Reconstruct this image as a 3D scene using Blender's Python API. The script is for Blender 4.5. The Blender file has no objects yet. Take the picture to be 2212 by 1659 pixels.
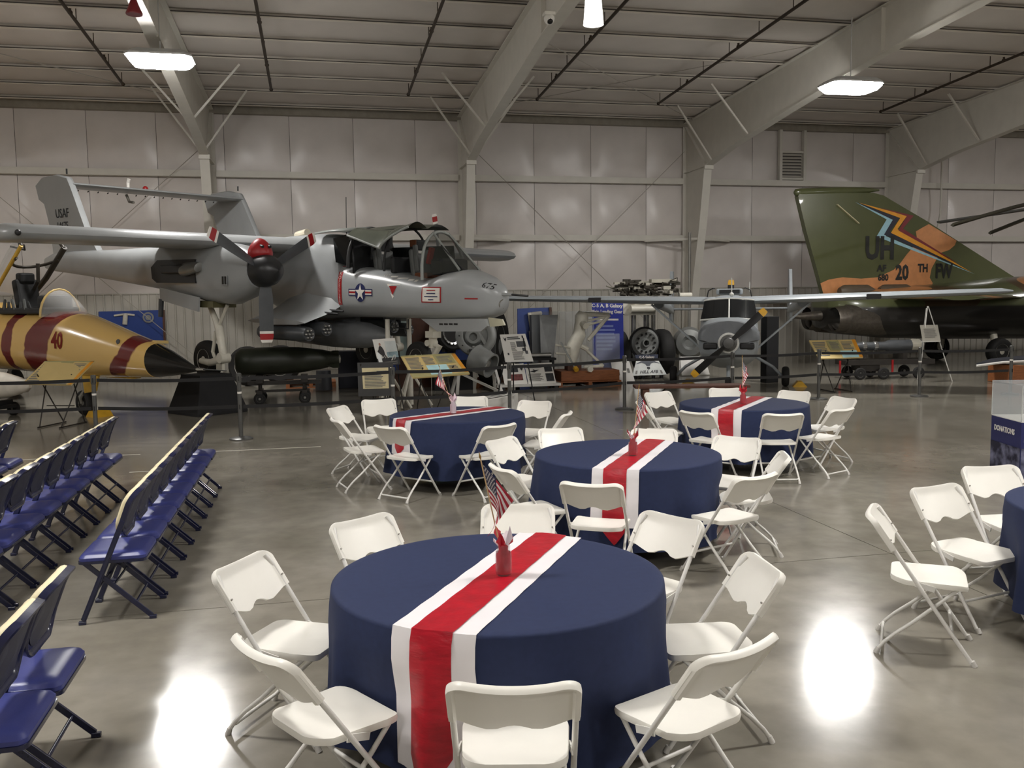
import bpy, bmesh, math, random
from mathutils import Vector, Matrix
random.seed(7)
S = bpy.context.scene
C = S.collection
R = math.radians
pi = math.pi
# ------------------------------------------------------------------ camera
FPX, PITCH, ROLL, YAW, CAMZ = 1944.6, R(5.23), R(.738), R(12.249), 2.037
_f = Vector((math.sin(YAW)*math.cos(PITCH), math.cos(YAW)*math.cos(PITCH), -math.sin(PITCH)))
_r0 = Vector((math.cos(YAW), -math.sin(YAW), 0)); _u0 = _r0.cross(_f)
_r = _r0*math.cos(ROLL) - _u0*math.sin(ROLL); _u = _r.cross(_f)
CO = Vector((0, 0, CAMZ))
cd = bpy.data.cameras.new('camera'); cam = bpy.data.objects.new('camera', cd); C.objects.link(cam)
cd.sensor_width = 36; cd.lens = FPX*36/2212; cd.clip_end = 200; cd.clip_start = .05
cam.matrix_world = Matrix(((_r.x, _u.x, -_f.x, 0), (_r.y, _u.y, -_f.y, 0), (_r.z, _u.z, -_f.z, CAMZ), (0, 0, 0, 1)))
S.camera = cam
def ray(x, y): return _f + _r*((x-1106)/FPX) - _u*((y-829.5)/FPX)
def at(x, y, Y):            # point of the world plane y = Y seen at a photo pixel
    d = ray(x, y); return CO + d*(Y/d.y)
def fl(x, y, z=0.):         # point of the level z seen at a photo pixel
    d = ray(x, y); return CO + d*((z-CAMZ)/d.z)
# ------------------------------------------------------------------ world, exposure
w = bpy.data.worlds.new('hall_air'); S.world = w; w.use_nodes = True
w.node_tree.nodes['Background'].inputs[0].default_value = (.9, .88, .84, 1)
w.node_tree.nodes['Background'].inputs[1].default_value = .02
S.view_settings.view_transform = 'Standard'; S.view_settings.look = 'None'
S.view_settings.gamma = 1; S.view_settings.use_curve_mapping = False
S.view_settings.exposure = 0.6
LAMP = 90.0                 # radiance of the ceiling lamps' diffusers
# ------------------------------------------------------------------ materials
def lin(c): return tuple(((v/255)/12.92 if v/255 <= .04045 else ((v/255+.055)/1.055)**2.4) for v in c)
MATS = {}
def M(name, col=(200, 200, 200), rough=.5, metal=0, var=.1, sc=6, bump=0, bsc=60, coat=0, emit=0, alpha=None, spec=.5, trans=0, stretch=None):
    if name in MATS: return MATS[name]
    m = bpy.data.materials.new(name); m.use_nodes = True; nt = m.node_tree; N = nt.nodes; L = nt.links
    b = N['Principled BSDF']; c = lin(col)
    tc = N.new('ShaderNodeTexCoord'); src = tc.outputs['Object']
    if stretch:
        mp = N.new('ShaderNodeMapping'); mp.inputs['Scale'].default_value = stretch; L.new(src, mp.inputs[0]); src = mp.outputs[0]
    nz = N.new('ShaderNodeTexNoise'); nz.inputs['Scale'].default_value = sc; nz.inputs['Detail'].default_value = 5; L.new(src, nz.inputs['Vector'])
    rp = N.new('ShaderNodeValToRGB'); rp.color_ramp.elements[0].position = .3; rp.color_ramp.elements[1].position = .7
    rp.color_ramp.elements[0].color = tuple(v*(1-var) for v in c)+(1,); rp.color_ramp.elements[1].color = tuple(min(1, v*(1+var)) for v in c)+(1,)
    L.new(nz.outputs['Fac'], rp.inputs[0]); L.new(rp.outputs[0], b.inputs['Base Color'])
    b.inputs['Roughness'].default_value = rough; b.inputs['Metallic'].default_value = metal
    b.inputs['Coat Weight'].default_value = coat; b.inputs['Specular IOR Level'].default_value = spec
    if trans: b.inputs['Transmission Weight'].default_value = trans; b.inputs['IOR'].default_value = 1.2
    if bump:
        n2 = N.new('ShaderNodeTexNoise'); n2.inputs['Scale'].default_value = bsc; n2.inputs['Detail'].default_value = 4; L.new(src, n2.inputs['Vector'])
        bp = N.new('ShaderNodeBump'); bp.inputs['Strength'].default_value = bump; bp.inputs['Distance'].default_value = .01
        L.new(n2.outputs['Fac'], bp.inputs['Height']); L.new(bp.outputs[0], b.inputs['Normal'])
    if emit: L.new(rp.outputs[0], b.inputs['Emission Color']); b.inputs['Emission Strength'].default_value = emit
    if alpha is not None: b.inputs['Alpha'].default_value = alpha
    MATS[name] = m; return m
# ------------------------------------------------------------------ mesh builder
V = Vector
class MB:
    def __init__(s): s.v = []; s.f = []; s.mi = []; s.c = 0
    def add(s, vs, fs):
        o = len(s.v); s.v += [tuple(p) for p in vs]
        for q in fs: s.f.append([i+o for i in q]); s.mi.append(s.c)
        return s
    def box(s, c, d, rot=None):
        x, y, z = (k/2 for k in d); vs = [V((a*x, b*y, e*z)) for a in (-1, 1) for b in (-1, 1) for e in (-1, 1)]
        if rot is not None: vs = [rot @ q for q in vs]
        return s.add([q+V(c) for q in vs], [(0, 1, 3, 2), (4, 6, 7, 5), (0, 4, 5, 1), (2, 3, 7, 6), (0, 2, 6, 4), (1, 5, 7, 3)])
    def bar(s, a, b, wd, h, up=(0, 0, 1)):
        a, b = V(a), V(b); d = (b-a); l = d.length; d.normalize(); sd = d.cross(V(up))
        if sd.length < 1e-4: sd = d.cross(V((0, 1, 0)))
        sd.normalize(); u = sd.cross(d)
        vs = [p + sd*(i*wd/2) + u*(j*h/2) for p in (a, b) for i, j in ((-1, -1), (1, -1), (1, 1), (-1, 1))]
        return s.add(vs, [(0, 1, 2, 3)[::-1], (4, 5, 6, 7), (0, 1, 5, 4), (1, 2, 6, 5), (2, 3, 7, 6), (3, 0, 4, 7)])
    def rings(s, rs, caps=True, close=True):
        n = len(rs[0]); vs = [p for r in rs for p in r]; fs = []
        for k in range(len(rs)-1):
            for i in range(n if close else n-1):
                j = (i+1) % n; fs.append((k*n+i, k*n+j, (k+1)*n+j, (k+1)*n+i))
        if caps: fs.append(tuple(range(n))[::-1]); fs.append(tuple((len(rs)-1)*n+i for i in range(n)))
        return s.add(vs, fs)
    def tube(s, pts, r, n=8, caps=True):
        pts = [V(p) for p in pts]; rr = r if isinstance(r, (list, tuple)) else [r]*len(pts); out = []; pu = None
        for i, p in enumerate(pts):
            t = (pts[min(i+1, len(pts)-1)]-pts[max(i-1, 0)]); t.normalize()
            if pu is None: pu = t.orthogonal()
            u = pu - t*pu.dot(t)
            if u.length < 1e-5: u = t.orthogonal()
            u.normalize(); pu = u; q = t.cross(u)
            out.append([p + (u*math.cos(2*pi*k/n)+q*math.sin(2*pi*k/n))*rr[i] for k in range(n)])
        return s.rings(out, caps)
    def cyl(s, a, b, r0, r1=None, n=16): return s.tube([a, b], [r0, r0 if r1 is None else r1], n)
    def lathe(s, prof, n=20, o=(0, 0, 0), ax=(0, 0, 1), caps=True, sy=1):
        a = V(ax).normalized(); u = a.orthogonal().normalized(); q = a.cross(u); o = V(o)
        return s.rings([[o + a*z + (u*math.cos(2*pi*k/n)+q*math.sin(2*pi*k/n)*sy)*r for k in range(n)] for r, z in prof], caps)
    def prism(s, poly, h0, h1, ax='z'):
        f = {'z': lambda p, h: (p[0], p[1], h), 'y': lambda p, h: (p[0], h, p[1]), 'x': lambda p, h: (h, p[0], p[1])}[ax]
        n = len(poly); vs = [f(p, h0) for p in poly]+[f(p, h1) for p in poly]
        fs = [tuple(range(n))[::-1], tuple(range(n, 2*n))]+[(i, (i+1) % n, n+(i+1) % n, n+i) for i in range(n)]
        return s.add(vs, fs)
    def grid(s, fn, nu, nv, cu=False):
        vs = [fn(i/nu, j/nv) for j in range(nv+1) for i in range(nu if cu else nu+1)]; m = nu if cu else nu+1
        return s.add(vs, [(j*m+i, j*m+(i+1) % m, (j+1)*m+(i+1) % m, (j+1)*m+i) for j in range(nv) for i in range(nu)])
    def ball(s, c, r, n=12, m=8, sc=(1, 1, 1)):
        c = V(c); return s.rings([[c+V((r*sc[0]*math.sin(max(.02, min(pi-.02, pi*j/m)))*math.cos(2*pi*k/n), r*sc[1]*math.sin(max(.02, min(pi-.02, pi*j/m)))*math.sin(2*pi*k/n), -r*sc[2]*math.cos(pi*j/m))) for k in range(n)] for j in range(m+1)])
    def mesh(s, name, mats, smooth=None, solid=0):
        me = bpy.data.meshes.new(name); me.from_pydata(s.v, [], s.f)
        for m in (mats if isinstance(mats, (list, tuple)) else [mats]): me.materials.append(m)
        me.polygons.foreach_set('material_index', s.mi)
        bm = bmesh.new(); bm.from_mesh(me); bmesh.ops.recalc_face_normals(bm, faces=bm.faces); bm.to_mesh(me); bm.free()
        if smooth is not None:
            me.polygons.foreach_set('use_smooth', [True]*len(me.polygons)); me.set_sharp_from_angle(angle=R(smooth))
        me.update(); return me
    def build(s, name, mats, parent=None, smooth=None, bevel=0, solid=0, sub=0, loc=(0, 0, 0), rot=(0, 0, 0)):
        o = bpy.data.objects.new(name, s.mesh(name, mats, smooth)); C.objects.link(o); o.parent = parent; o.location = loc; o.rotation_euler = rot
        if solid: md = o.modifiers.new('thick', 'SOLIDIFY'); md.thickness = solid; md.offset = 0
        if bevel: md = o.modifiers.new('edge', 'BEVEL'); md.width = bevel; md.segments = 2; md.limit_method = 'ANGLE'
        if sub: md = o.modifiers.new('sub', 'SUBSURF'); md.levels = sub; md.render_levels = sub
        return o
def tag(o, label=None, cat=None, group=None, kind=None):
    if label: o['label'] = label
    if cat: o['category'] = cat
    if group: o['group'] = group
    if kind: o['kind'] = kind
    return o
def thing(name, label, cat, loc=(0, 0, 0), rz=0, group=None, rot=None):
    o = bpy.data.objects.new(name, None); C.objects.link(o); o.empty_display_size = .1
    o.location = loc; o.rotation_euler = rot or (0, 0, rz); return tag(o, label, cat, group)
def struct(o, label=None): return tag(o, label, None, None, 'structure')
def copytree(o, parent=None, **kw):
    c = o.copy(); C.objects.link(c)
    if parent is not None: c.parent = parent
    for ch in o.children: copytree(ch, c)
    return c
def place(proto, first, loc, rz, label, cat=None, group=None):   # the prototype itself the first time, then copies
    o = proto if first else copytree(proto)
    o.location = loc; o.rotation_euler = (0, 0, rz); return tag(o, label, cat, group)
def textmesh(body, size=1., extr=0.002, align='CENTER', sx=1., bold=0):
    cu = bpy.data.curves.new('t', 'FONT'); cu.body = body; cu.size = size; cu.align_x = align; cu.align_y = 'CENTER'; cu.extrude = extr; cu.resolution_u = 2; cu.offset = bold*size
    ob = bpy.data.objects.new('t', cu); C.objects.link(ob)
    me = bpy.data.meshes.new_from_object(ob.evaluated_get(bpy.context.evaluated_depsgraph_get()))
    bpy.data.objects.remove(ob); bpy.data.curves.remove(cu)
    for v in me.vertices: v.co.x *= sx
    return me
def text(body, size, mat, parent, M4, name='lettering', extr=.002, align='CENTER', sx=1., fn=None, bold=0):
    me = textmesh(body, size, extr, align, sx, bold); me.materials.clear(); me.materials.append(mat)
    me.transform(M4)
    if fn:
        for v in me.vertices: v.co = fn(v.co)
    me.name = name; o = bpy.data.objects.new(name, me); C.objects.link(o); o.parent = parent; return o
def frame(o, xdir, ydir):   # matrix taking text x to xdir and text y to ydir
    x = V(xdir).normalized(); y = V(ydir).normalized(); z = x.cross(y)
    return Matrix(((x.x, y.x, z.x, o[0]), (x.y, y.y, z.y, o[1]), (x.z, y.z, z.z, o[2]), (0, 0, 0, 1)))
# ================================================================== the hall
WY, EAVE, XL, XR, YB = 28.9, 7.92, -22., 36., -14.
FX = [-10.52, -2.9, 4.71, 12.33, 19.95, 27.57]
white_steel = M('white_steel', (214, 210, 200), .45, var=.04, sc=3)
liner = M('white_vinyl_liner', (222, 215, 210), .3, var=.05, sc=1.5, bump=.25, bsc=5)
liner_dark = M('dark_seam_backing', (70, 66, 62), .8)  # dark backing that shows through the gaps between liner panels
rib_sheet = M('ribbed_white_sheet', (188, 184, 174), .42, var=.06, sc=2)
def roof_z(y): return 8.06 + .042*(WY-y)
# floor
m = bpy.data.materials.new('polished_concrete'); m.use_nodes = True; nt = m.node_tree; N = nt.nodes; L = nt.links; b = N['Principled BSDF']
tc = N.new('ShaderNodeTexCoord'); n1 = N.new('ShaderNodeTexNoise'); n1.inputs['Scale'].default_value = .55; n1.inputs['Detail'].default_value = 7; n1.inputs['Roughness'].default_value = .62
n2 = N.new('ShaderNodeTexNoise'); n2.inputs['Scale'].default_value = 5; n2.inputs['Detail'].default_value = 8
L.new(tc.outputs['Object'], n1.inputs[0]); L.new(tc.outputs['Object'], n2.inputs[0])
r1 = N.new('ShaderNodeValToRGB'); r1.color_ramp.elements[0].position = .3; r1.color_ramp.elements[1].position = .72
r1.color_ramp.elements[0].color = lin((118, 113, 101))+(1,); r1.color_ramp.elements[1].color = lin((150, 145, 134))+(1,)
r2 = N.new('ShaderNodeValToRGB'); r2.color_ramp.elements[0].color = (.9, .9, .9, 1); r2.color_ramp.elements[1].color = (1.06, 1.06, 1.06, 1); r2.color_ramp.elements[0].position = .35; r2.color_ramp.elements[1].position = .65
mx = N.new('ShaderNodeMixRGB'); mx.blend_type = 'MULTIPLY'; mx.inputs[0].default_value = 1
L.new(n1.outputs[0], r1.inputs[0]); L.new(n2.outputs[0], r2.inputs[0]); L.new(r1.outputs[0], mx.inputs[1]); L.new(r2.outputs[0], mx.inputs[2]); L.new(mx.outputs[0], b.inputs['Base Color'])
rr = N.new('ShaderNodeMapRange'); rr.inputs[3].default_value = .13; rr.inputs[4].default_value = .17; L.new(n2.outputs[0], rr.inputs[0]); L.new(rr.outputs[0], b.inputs['Roughness'])
bp = N.new('ShaderNodeBump'); bp.inputs['Strength'].default_value = .012; bp.inputs['Distance'].default_value = .02; L.new(n1.outputs[0], bp.inputs['Height']); L.new(bp.outputs[0], b.inputs['Normal'])
b.inputs['Specular IOR Level'].default_value = .55
concrete = m
fo = struct(MB().box(((XL+XR)/2, (YB+WY)/2, -.11), (XR-XL, WY-YB, .2)).build('floor', M('joint_filler', (52, 48, 42), .8)))
bx = [XL, -10.82, 4.42, 19.66, XR]; by = [YB, 6.22, 21.46, WY]
for i in range(4):
    for j in range(3):
        MB().box(((bx[i]+bx[i+1])/2, (by[j]+by[j+1])/2, -.005), (bx[i+1]-bx[i]-.009, by[j+1]-by[j]-.009, .01)).build('concrete_slab', concrete, fo)
tape = M('white_floor_tape', (205, 200, 188), .5)
for k, (a, b2, y, wd) in enumerate(((-1.46, .02, 13.08, .02), (-3.95, -2.42, 13.12, .02), (-2.3, -1.93, 11.72, .02))):
    struct(MB().box(((a+b2)/2, y, .001), (b2-a, wd, .002)).build('trim_%d' % (k+1), tape))
# back wall
wb = struct(MB().box(((XL+XR)/2, WY+.2, 4.2), (XR-XL, .2, 8.4)).build('wall_back', liner_dark))
PW = 1.927; tiers = ((2.40, 4.09), (4.09, 5.97), (5.97, 7.95)); pm = []
for z0, z1 in tiers:
    def pil(u, v, h=z1-z0):
        e = (1-(2*u-1)**4)*(1-(2*v-1)**2)
        return ((u-.5)*(PW-.012), -.075*e + .012*math.sin(9*u+7*v)*e, v*(h-.01))
    pm.append(MB().grid(pil, 10, 8).mesh('liner_panel', liner, 60))
x0 = 3.26-10*PW
for i in range(24):
    for (z0, z1), me in zip(tiers, pm):
        o = bpy.data.objects.new('liner_panel', me); C.objects.link(o); o.parent = wb; o.location = (x0+i*PW+PW/2, WY+.06, z0)
rb = MB(); seg = [(0, 0), (.09, 0), (.11, -.035), (.14, -.035), (.16, 0), (.25, 0)]
pts = [(k*.25+a, b_) for k in range(4) for a, b_ in seg[:-1]]+[(1., 0)]
rb.grid(lambda u, v: (pts[round(u*(len(pts)-1))][0], pts[round(u*(len(pts)-1))][1], v*2.4), len(pts)-1, 1)
rme = rb.mesh('ribbed_sheet', rib_sheet)
for i in range(40):
    o = bpy.data.objects.new('ribbed_sheet', rme); C.objects.link(o); o.parent = wb; o.location = (-12+i*1.0, WY-.02, 0)
MB().box((8, WY-.03, 2.41), (40, .07, .035)).build('cap_flashing', rib_sheet, wb)
for zz in (4.09, 5.97):
    for i in range(5):
        a, b2 = FX[i]+.14, FX[i+1]-.14; g = MB()
        g.box(((a+b2)/2, WY-.14, zz+.085), (b2-a, .2, .015)); g.box(((a+b2)/2, WY-.237, zz), (b2-a, .012, .18)); g.box(((a+b2)/2, WY-.14, zz-.085), (b2-a, .2, .015))
        g.build('girt', white_steel, wb)
MB().box(((XL+XR)/2, WY-.05, 7.88), (XR-XL, .22, .24)).build('eave_strut', M('eave_steel', (150, 143, 130), .6), wb)
# the other walls close the hall off behind and beside the camera
plain = M('plain_white_wall', (190, 184, 175), .6)
struct(MB().box(((XL+XR)/2, YB-.1, 5), (XR-XL, .2, 10.2)).build('wall_front', plain))
struct(MB().box((XL-.1, (YB+WY)/2, 5), (.2, WY-YB, 10.2)).build('wall_left', plain))
struct(MB().box((XR+.1, (YB+WY)/2, 5), (.2, WY-YB, 10.2)).build('wall_right', plain))
# roof: sheet, sagging insulation between the purlins, purlins
ins = M('roof_insulation', (214, 206, 198), .5, var=.05, sc=1.2, bump=.2, bsc=4)
purl = M('purlin_steel', (222, 214, 202), .5, var=.04, sc=2)
ce = struct(MB().add([(XL, YB, roof_z(YB)+.15), (XR, YB, roof_z(YB)+.15), (XR, WY+.3, roof_z(WY)+.15), (XL, WY+.3, roof_z(WY)+.15)], [(0, 1, 2, 3)]).build('ceiling', ins))
py_ = [WY-.62-1.5*k for k in range(28)]; sl = math.atan(-.042)
zb = MB(); zb.box(((XL+XR)/2, 0, -.09), (XR-XL, .008, .2)); zb.box(((XL+XR)/2, -.04, -.19), (XR-XL, .085, .008)); zb.box(((XL+XR)/2, -.082, -.178), (XR-XL, .006, .03)); pme = zb.mesh('purlin', purl)
ib = MB().grid(lambda u, v: (XL+(XR-XL)*u, -1.45*v-.03, -.09-.06*math.sin(pi*v)+.008*math.sin(40*u+9*v)), 24, 8); ime = ib.mesh('insulation_blanket', ins, 60)
sb = MB().box(((XL+XR)/2, -.105, -.172), (XR-XL, .022, .016)); sme = sb.mesh('gap_shade_line', M('gap_shade', (62, 56, 50), .7))  # dark strip standing in for the shaded gap line along each purlin
for y in py_:
    for nm, me in (('purlin', pme), ('insulation_blanket', ime), ('gap_shade_strip', sme)):
        o = bpy.data.objects.new(nm, me); C.objects.link(o); o.parent = ce; o.location = (0, y, roof_z(y)); o.rotation_euler = (sl, 0, 0)
# portal frames
low = [(28.35, 0), (27.85, 2.85), (27.45, 4.3), (27.05, 6.25), (25.3, 6.55), (22.2, 6.9), (18, 7.33), (14, 7.52), (8, 7.77), (YB, 8.7)]
def top_z(y): return roof_z(y)-.2
fl_lab = ['beyond the yellow striped jet', 'behind the tail of the grey twin-boom airplane', 'behind the cockpit of the grey twin-boom airplane', 'behind the high-wing airplane with yellow-tipped propellers', 'behind the camouflaged tail fin', 'beyond the camouflaged tail fin']
for k, X in enumerate(FX):
    t = thing('steel_frame', 'tapered white steel column and rafter '+fl_lab[k], 'steel frame', (X, 0, 0)); t['kind'] = 'structure'
    out = [(WY-.14, 0), (WY-.14, top_z(WY-.14)), (YB, top_z(YB))]
    MB().prism(low[:4]+[(WY-.14, top_z(WY)), (WY-.14, 0)], -.01, .01, 'x').build('column_web', white_steel, t)
    MB().prism(low[3:]+[(YB, top_z(YB)), (WY-.14, top_z(WY))], -.01, .01, 'x').build('rafter_web', white_steel, t)
    g = MB()
    for a, b2 in zip(low[:3], low[1:4]): g.bar((0, *a), (0, *b2), .26, .022, (0, 1, 0))
    g.build('column_flange', white_steel, t)
    g = MB()
    for a, b2 in zip(low[3:-1], low[4:]): g.bar((0, *a), (0, *b2), .26, .022)
    g.build('rafter_flange', white_steel, t)
    g = MB(); g.box((0, WY-.14, 4), (.26, .02, 8)); g.bar((0, WY-.1, top_z(WY)), (0, YB, top_z(YB)), .26, .02); g.build('outer_flange', white_steel, t)
    g = MB(); g.bar((0, 27.05, 6.25), (0, 28.7, 7.75), .2, .02); g.box((0, 27.9, 6.25), (.2, 1.7, .02)); g.box((0, 27.0, 6.2), (.3, .06, .12)); g.box((0, 18, 7.82), (.22, .015, .95)); g.build('stiffener', white_steel, t)
    for yb_, lo in ((24.2, 6.72), (26.6, 6.36)):
        for s_ in (-1, 1): MB().bar((s_*.1, yb_, lo), (s_*1.25, yb_-.05, roof_z(yb_)-.2), .05, .05).build('flange_brace', white_steel, t)
# rod bracing on the wall and under the roof
rod = M('brace_rod', (168, 162, 152), .5)
def rodline(a, b2, lab, r=.011): tag(MB().tube([a, b2], r, 6).build('brace_rod', rod), lab, 'brace rod')
rodline((4.95, 28.45, 6.9), (12.1, 28.45, .1), 'thin wall brace rod falling from the column behind the grey cockpit')
rodline((12.1, 28.4, 6.9), (4.95, 28.4, .1), 'thin wall brace rod crossing in front of the other behind the white strut display')
rodline((-3.1, 28.4, 6.7), (-10.3, 28.4, .1), 'thin wall brace rod falling away behind the grey twin tail')
rodline((-10.3, 28.45, 6.7), (-3.1, 28.45, .1), 'thin wall brace rod rising toward the yellow jet behind the twin tail')
for k, (xa, xb, lab) in enumerate(((4.8, 12.2, 'rising away from the rafter behind the grey cockpit'), (12.2, 4.8, 'running from the rafter behind the high-wing airplane'), (-2.8, -10.4, 'above the striped jet'))):
    rodline((xa, 28, roof_z(28)-.22-.03*k), (xb, 20.5, roof_z(20.5)-.22-.03*k), 'thin roof brace rod under the purlins '+lab, .011)
for k, (X, s_) in enumerate(((4.71, 1), (12.33, -1), (12.33, 1))):
    tag(MB().bar((X+s_*.05, 27.6, 4.0), (X+s_*1.5, WY-.25, 4.0), .07, .07).build('girt_brace', white_steel), ['white angle brace from the column behind the grey cockpit', 'white angle brace toward the crossed wall rods', 'white angle brace beside the camouflaged fin'][k], 'brace')
# sprinkler pipes with hangers
pipe_m = M('sprinkler_pipe', (58, 47, 36), .5, .4); px_lab = ['over the striped jet', 'over the grey twin tail', 'over the grey cockpit', 'beside the tapered white pendant lamp', 'over the high-wing airplane', 'behind the bright lamp by the camouflaged fin', 'past the camouflaged fin']
for X, lb in zip((-4.65, -.95, 2.7, 6.35, 10.0, 13.65, 17.3), px_lab):
    t = thing('sprinkler_pipe', 'dark sprinkler pipe hung under the roof '+lb, 'pipe', (X, 0, 0)); g = MB()
    g.tube([(0, 25.4, roof_z(25.4)-.46), (0, -6, roof_z(-6)-.46)], .036, 8); g.ball((0, 25.4, roof_z(25.4)-.46), .05, 8, 6); g.build('pipe', pipe_m, t, 40)
    for y in py_[2:16]: MB().tube([(0, y, roof_z(y)-.19), (0, y, roof_z(y)-.47)], .011, 5).build('hanger', pipe_m, t)
    for y in (23.3, 20.3, 17.3, 14.3):
        g = MB(); g.cyl((0, y, roof_z(y)-.46), (0, y, roof_z(y)-.36), .018, .03, 6); g.ball((0, y, roof_z(y)-.44), .052, 8, 5); g.build('sprinkler_head', pipe_m, t)
# ceiling lamps
glow = bpy.data.materials.new('lamp_diffuser'); glow.use_nodes = True; b = glow.node_tree.nodes['Principled BSDF']
b.inputs['Base Color'].default_value = (.9, .9, .9, 1); b.inputs['Emission Color'].default_value = (1, .975, .945, 1); b.inputs['Emission Strength'].default_value = LAMP
lampbody = M('lamp_housing', (190, 190, 188), .4, .3)
def lamp():
    t = thing('ceiling_lamp', 'x', 'ceiling lamp'); g = MB()
    o8 = [(-.62, -.3), (-.5, -.42), (.5, -.42), (.62, -.3), (.62, .3), (.5, .42), (-.5, .42), (-.62, .3)]
    i8 = [(x*.95, y*.95) for x, y in o8]
    MB().rings([[(x*.8, y*.8, .12) for x, y in o8], [(x, y, .035) for x, y in o8], [(x, y, 0) for x, y in o8], [(x, y, .0) for x, y in i8], [(x, y, .03) for x, y in i8]], True).build('housing', lampbody, t)
    MB().rings([[(x, y, .02) for x, y in i8], [(x, y, -.03) for x, y in i8], [(x*.86, y*.8, -.12) for x, y in i8]]).build('diffuser', glow, t)
    MB().tube([(0, 0, .11), (0, 0, 1.45)], .012, 6).build('hanging_rod', lampbody, t); return t
lp = lamp()
for k, (x, y, z, lb) in enumerate(((-2.8, 19.2, 6.86, 'bright rectangular ceiling lamp above the grey twin-boom airplane'), (11.57, 18.1, 6.63, 'bright rectangular ceiling lamp beside the rafter toward the camouflaged fin'),
        (-16, 18.5, 6.7, 'bright rectangular ceiling lamp past the striped jet'), (25.5, 18.2, 6.7, 'bright rectangular ceiling lamp past the camouflaged fin'),
        (-2.8, 5, 7, 'bright rectangular ceiling lamp over the rows of blue padded chairs'), (5.5, 5, 7, 'bright rectangular ceiling lamp over the round tables'), (13.5, 5, 7, 'bright rectangular ceiling lamp over the open floor past the donation box'), (-12, 5, 7, 'bright rectangular ceiling lamp past the blue padded chairs'), (24, 5, 7, 'bright rectangular ceiling lamp far past the donation box'),
        (-6, -7, 7.2, 'bright rectangular ceiling lamp at the near end of the hall past the blue chairs'), (7, -7, 7.2, 'bright rectangular ceiling lamp at the near end of the hall'), (20, -7, 7.2, 'bright rectangular ceiling lamp at the near end past the donation box'))):
    place(lp, k == 0, (x, y, z), 0, lb, 'ceiling lamp', 'rectangular ceiling lamps').children
t = thing('pendant_lamp', 'tapered white shade pendant lamp hanging between two rafters', 'pendant lamp', (4.52, 14.3, 6.45))
shade_m = M('glowing_white_shade', (255, 250, 240), .4, emit=2.2)
MB().lathe([(.165, 0), (.16, .02), (.13, .4), (.1, .46), (.09, .46), (.12, .4), (.15, .02)], 24).build('shade', shade_m, t, 40)
MB().lathe([(.06, .46), (.07, .5), (.07, .62), (.03, .66)], 16).build('lamp_cap', lampbody, t, 40); MB().tube([(0, 0, .62), (0, 0, 2.0)], .01, 6).build('cord', lampbody, t)
t = thing('alarm_horn', 'small dark red cone-shaped horn hanging from the rafter above the twin tail', 'alarm horn', at(290, 32, 15.2)); red_m = M('dark_red_enamel', (120, 28, 34), .4)
MB().lathe([(.12, 0), (.125, .02), (.09, .1), (.045, .22), (.05, .3), (.0, .34)], 18).build('cone', red_m, t, 40); MB().box((0, 0, .36), (.16, .14, .08)).build('bracket', white_steel, t)
MB().tube([(0, 0, .38), (0, 0, .5)], .015).build('stem', white_steel, t)
t = thing('dome_camera', 'white security camera with black dome on a rafter flange', 'camera', at(1186, 47, 16.2)); MB().box((0, 0, .13), (.2, .2, .06)).build('mount', white_steel, t, bevel=.01)
MB().ball((.0, -.02, .04), .1, 14, 8).build('housing', M('white_plastic_gloss', (225, 222, 215), .3), t, 40); MB().ball((0, -.06, .0), .06, 12, 8).build('dome', M('black_dome', (14, 13, 14), .1), t, 40)
t = thing('smoke_detector', 'small dark dome hanging under the roof above the camouflaged fin', 'detector', (15.2, 16.0, roof_z(16)-.3)); MB().lathe([(.03, .3), (.03, .1), (.09, .06), (.1, 0), (.06, -.05), (0, -.06)], 14).build('dome', pipe_m, t, 40)
# louvre vent high on the wall
a, b2 = at(1690, 330, WY-.2), at(1734, 384, WY-.2); xa, xb, z1, z0 = a.x, b2.x, a.z, b2.z
t = thing('louvre_vent', 'white louvred wall vent framed by two uprights above the girt', 'vent', (0, 0, 0))
for x in (xa-.06, xb+.06): MB().box((x, WY-.16, (6.06+7.76)/2), (.1, .16, 1.7)).build('upright', white_steel, t)
for z in (z0-.04, z1+.04): MB().box(((xa+xb)/2, WY-.14, z), (xb-xa+.2, .14, .07)).build('rail', white_steel, t)
MB().box(((xa+xb)/2, WY-.06, (z0+z1)/2), (xb-xa, .02, z1-z0)).build('back_plate', M('vent_dark', (92, 88, 84), .6), t)
for k in range(8): MB().box(((xa+xb)/2, WY-.12, z0+(z1-z0)*(k+.5)/8), (xb-xa, .1, .012), Matrix.Rotation(.7, 3, 'X')).build('slat', white_steel, t)
# conduit on the wall at the far side
tag(MB().tube([(21.9, WY-.4, 7.7), (21.9, WY-.4, 5.0), (21.75, WY-.4, 4.2), (21.75, WY-.4, 2.6)], .035, 8).build('wall_conduit', white_steel, None, 40), 'white vertical conduit pipe on the wall past the camouflaged fin', 'pipe')
tag(MB().tube([(11.95, 27.6, 4.2), (11.95, 27.6, .3)], .05, 8).build('down_pipe', M('grey_pipe', (140, 138, 132), .4, .3), None, 40), 'grey vertical pipe standing beside the column behind the big black tyres', 'pipe')
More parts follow.
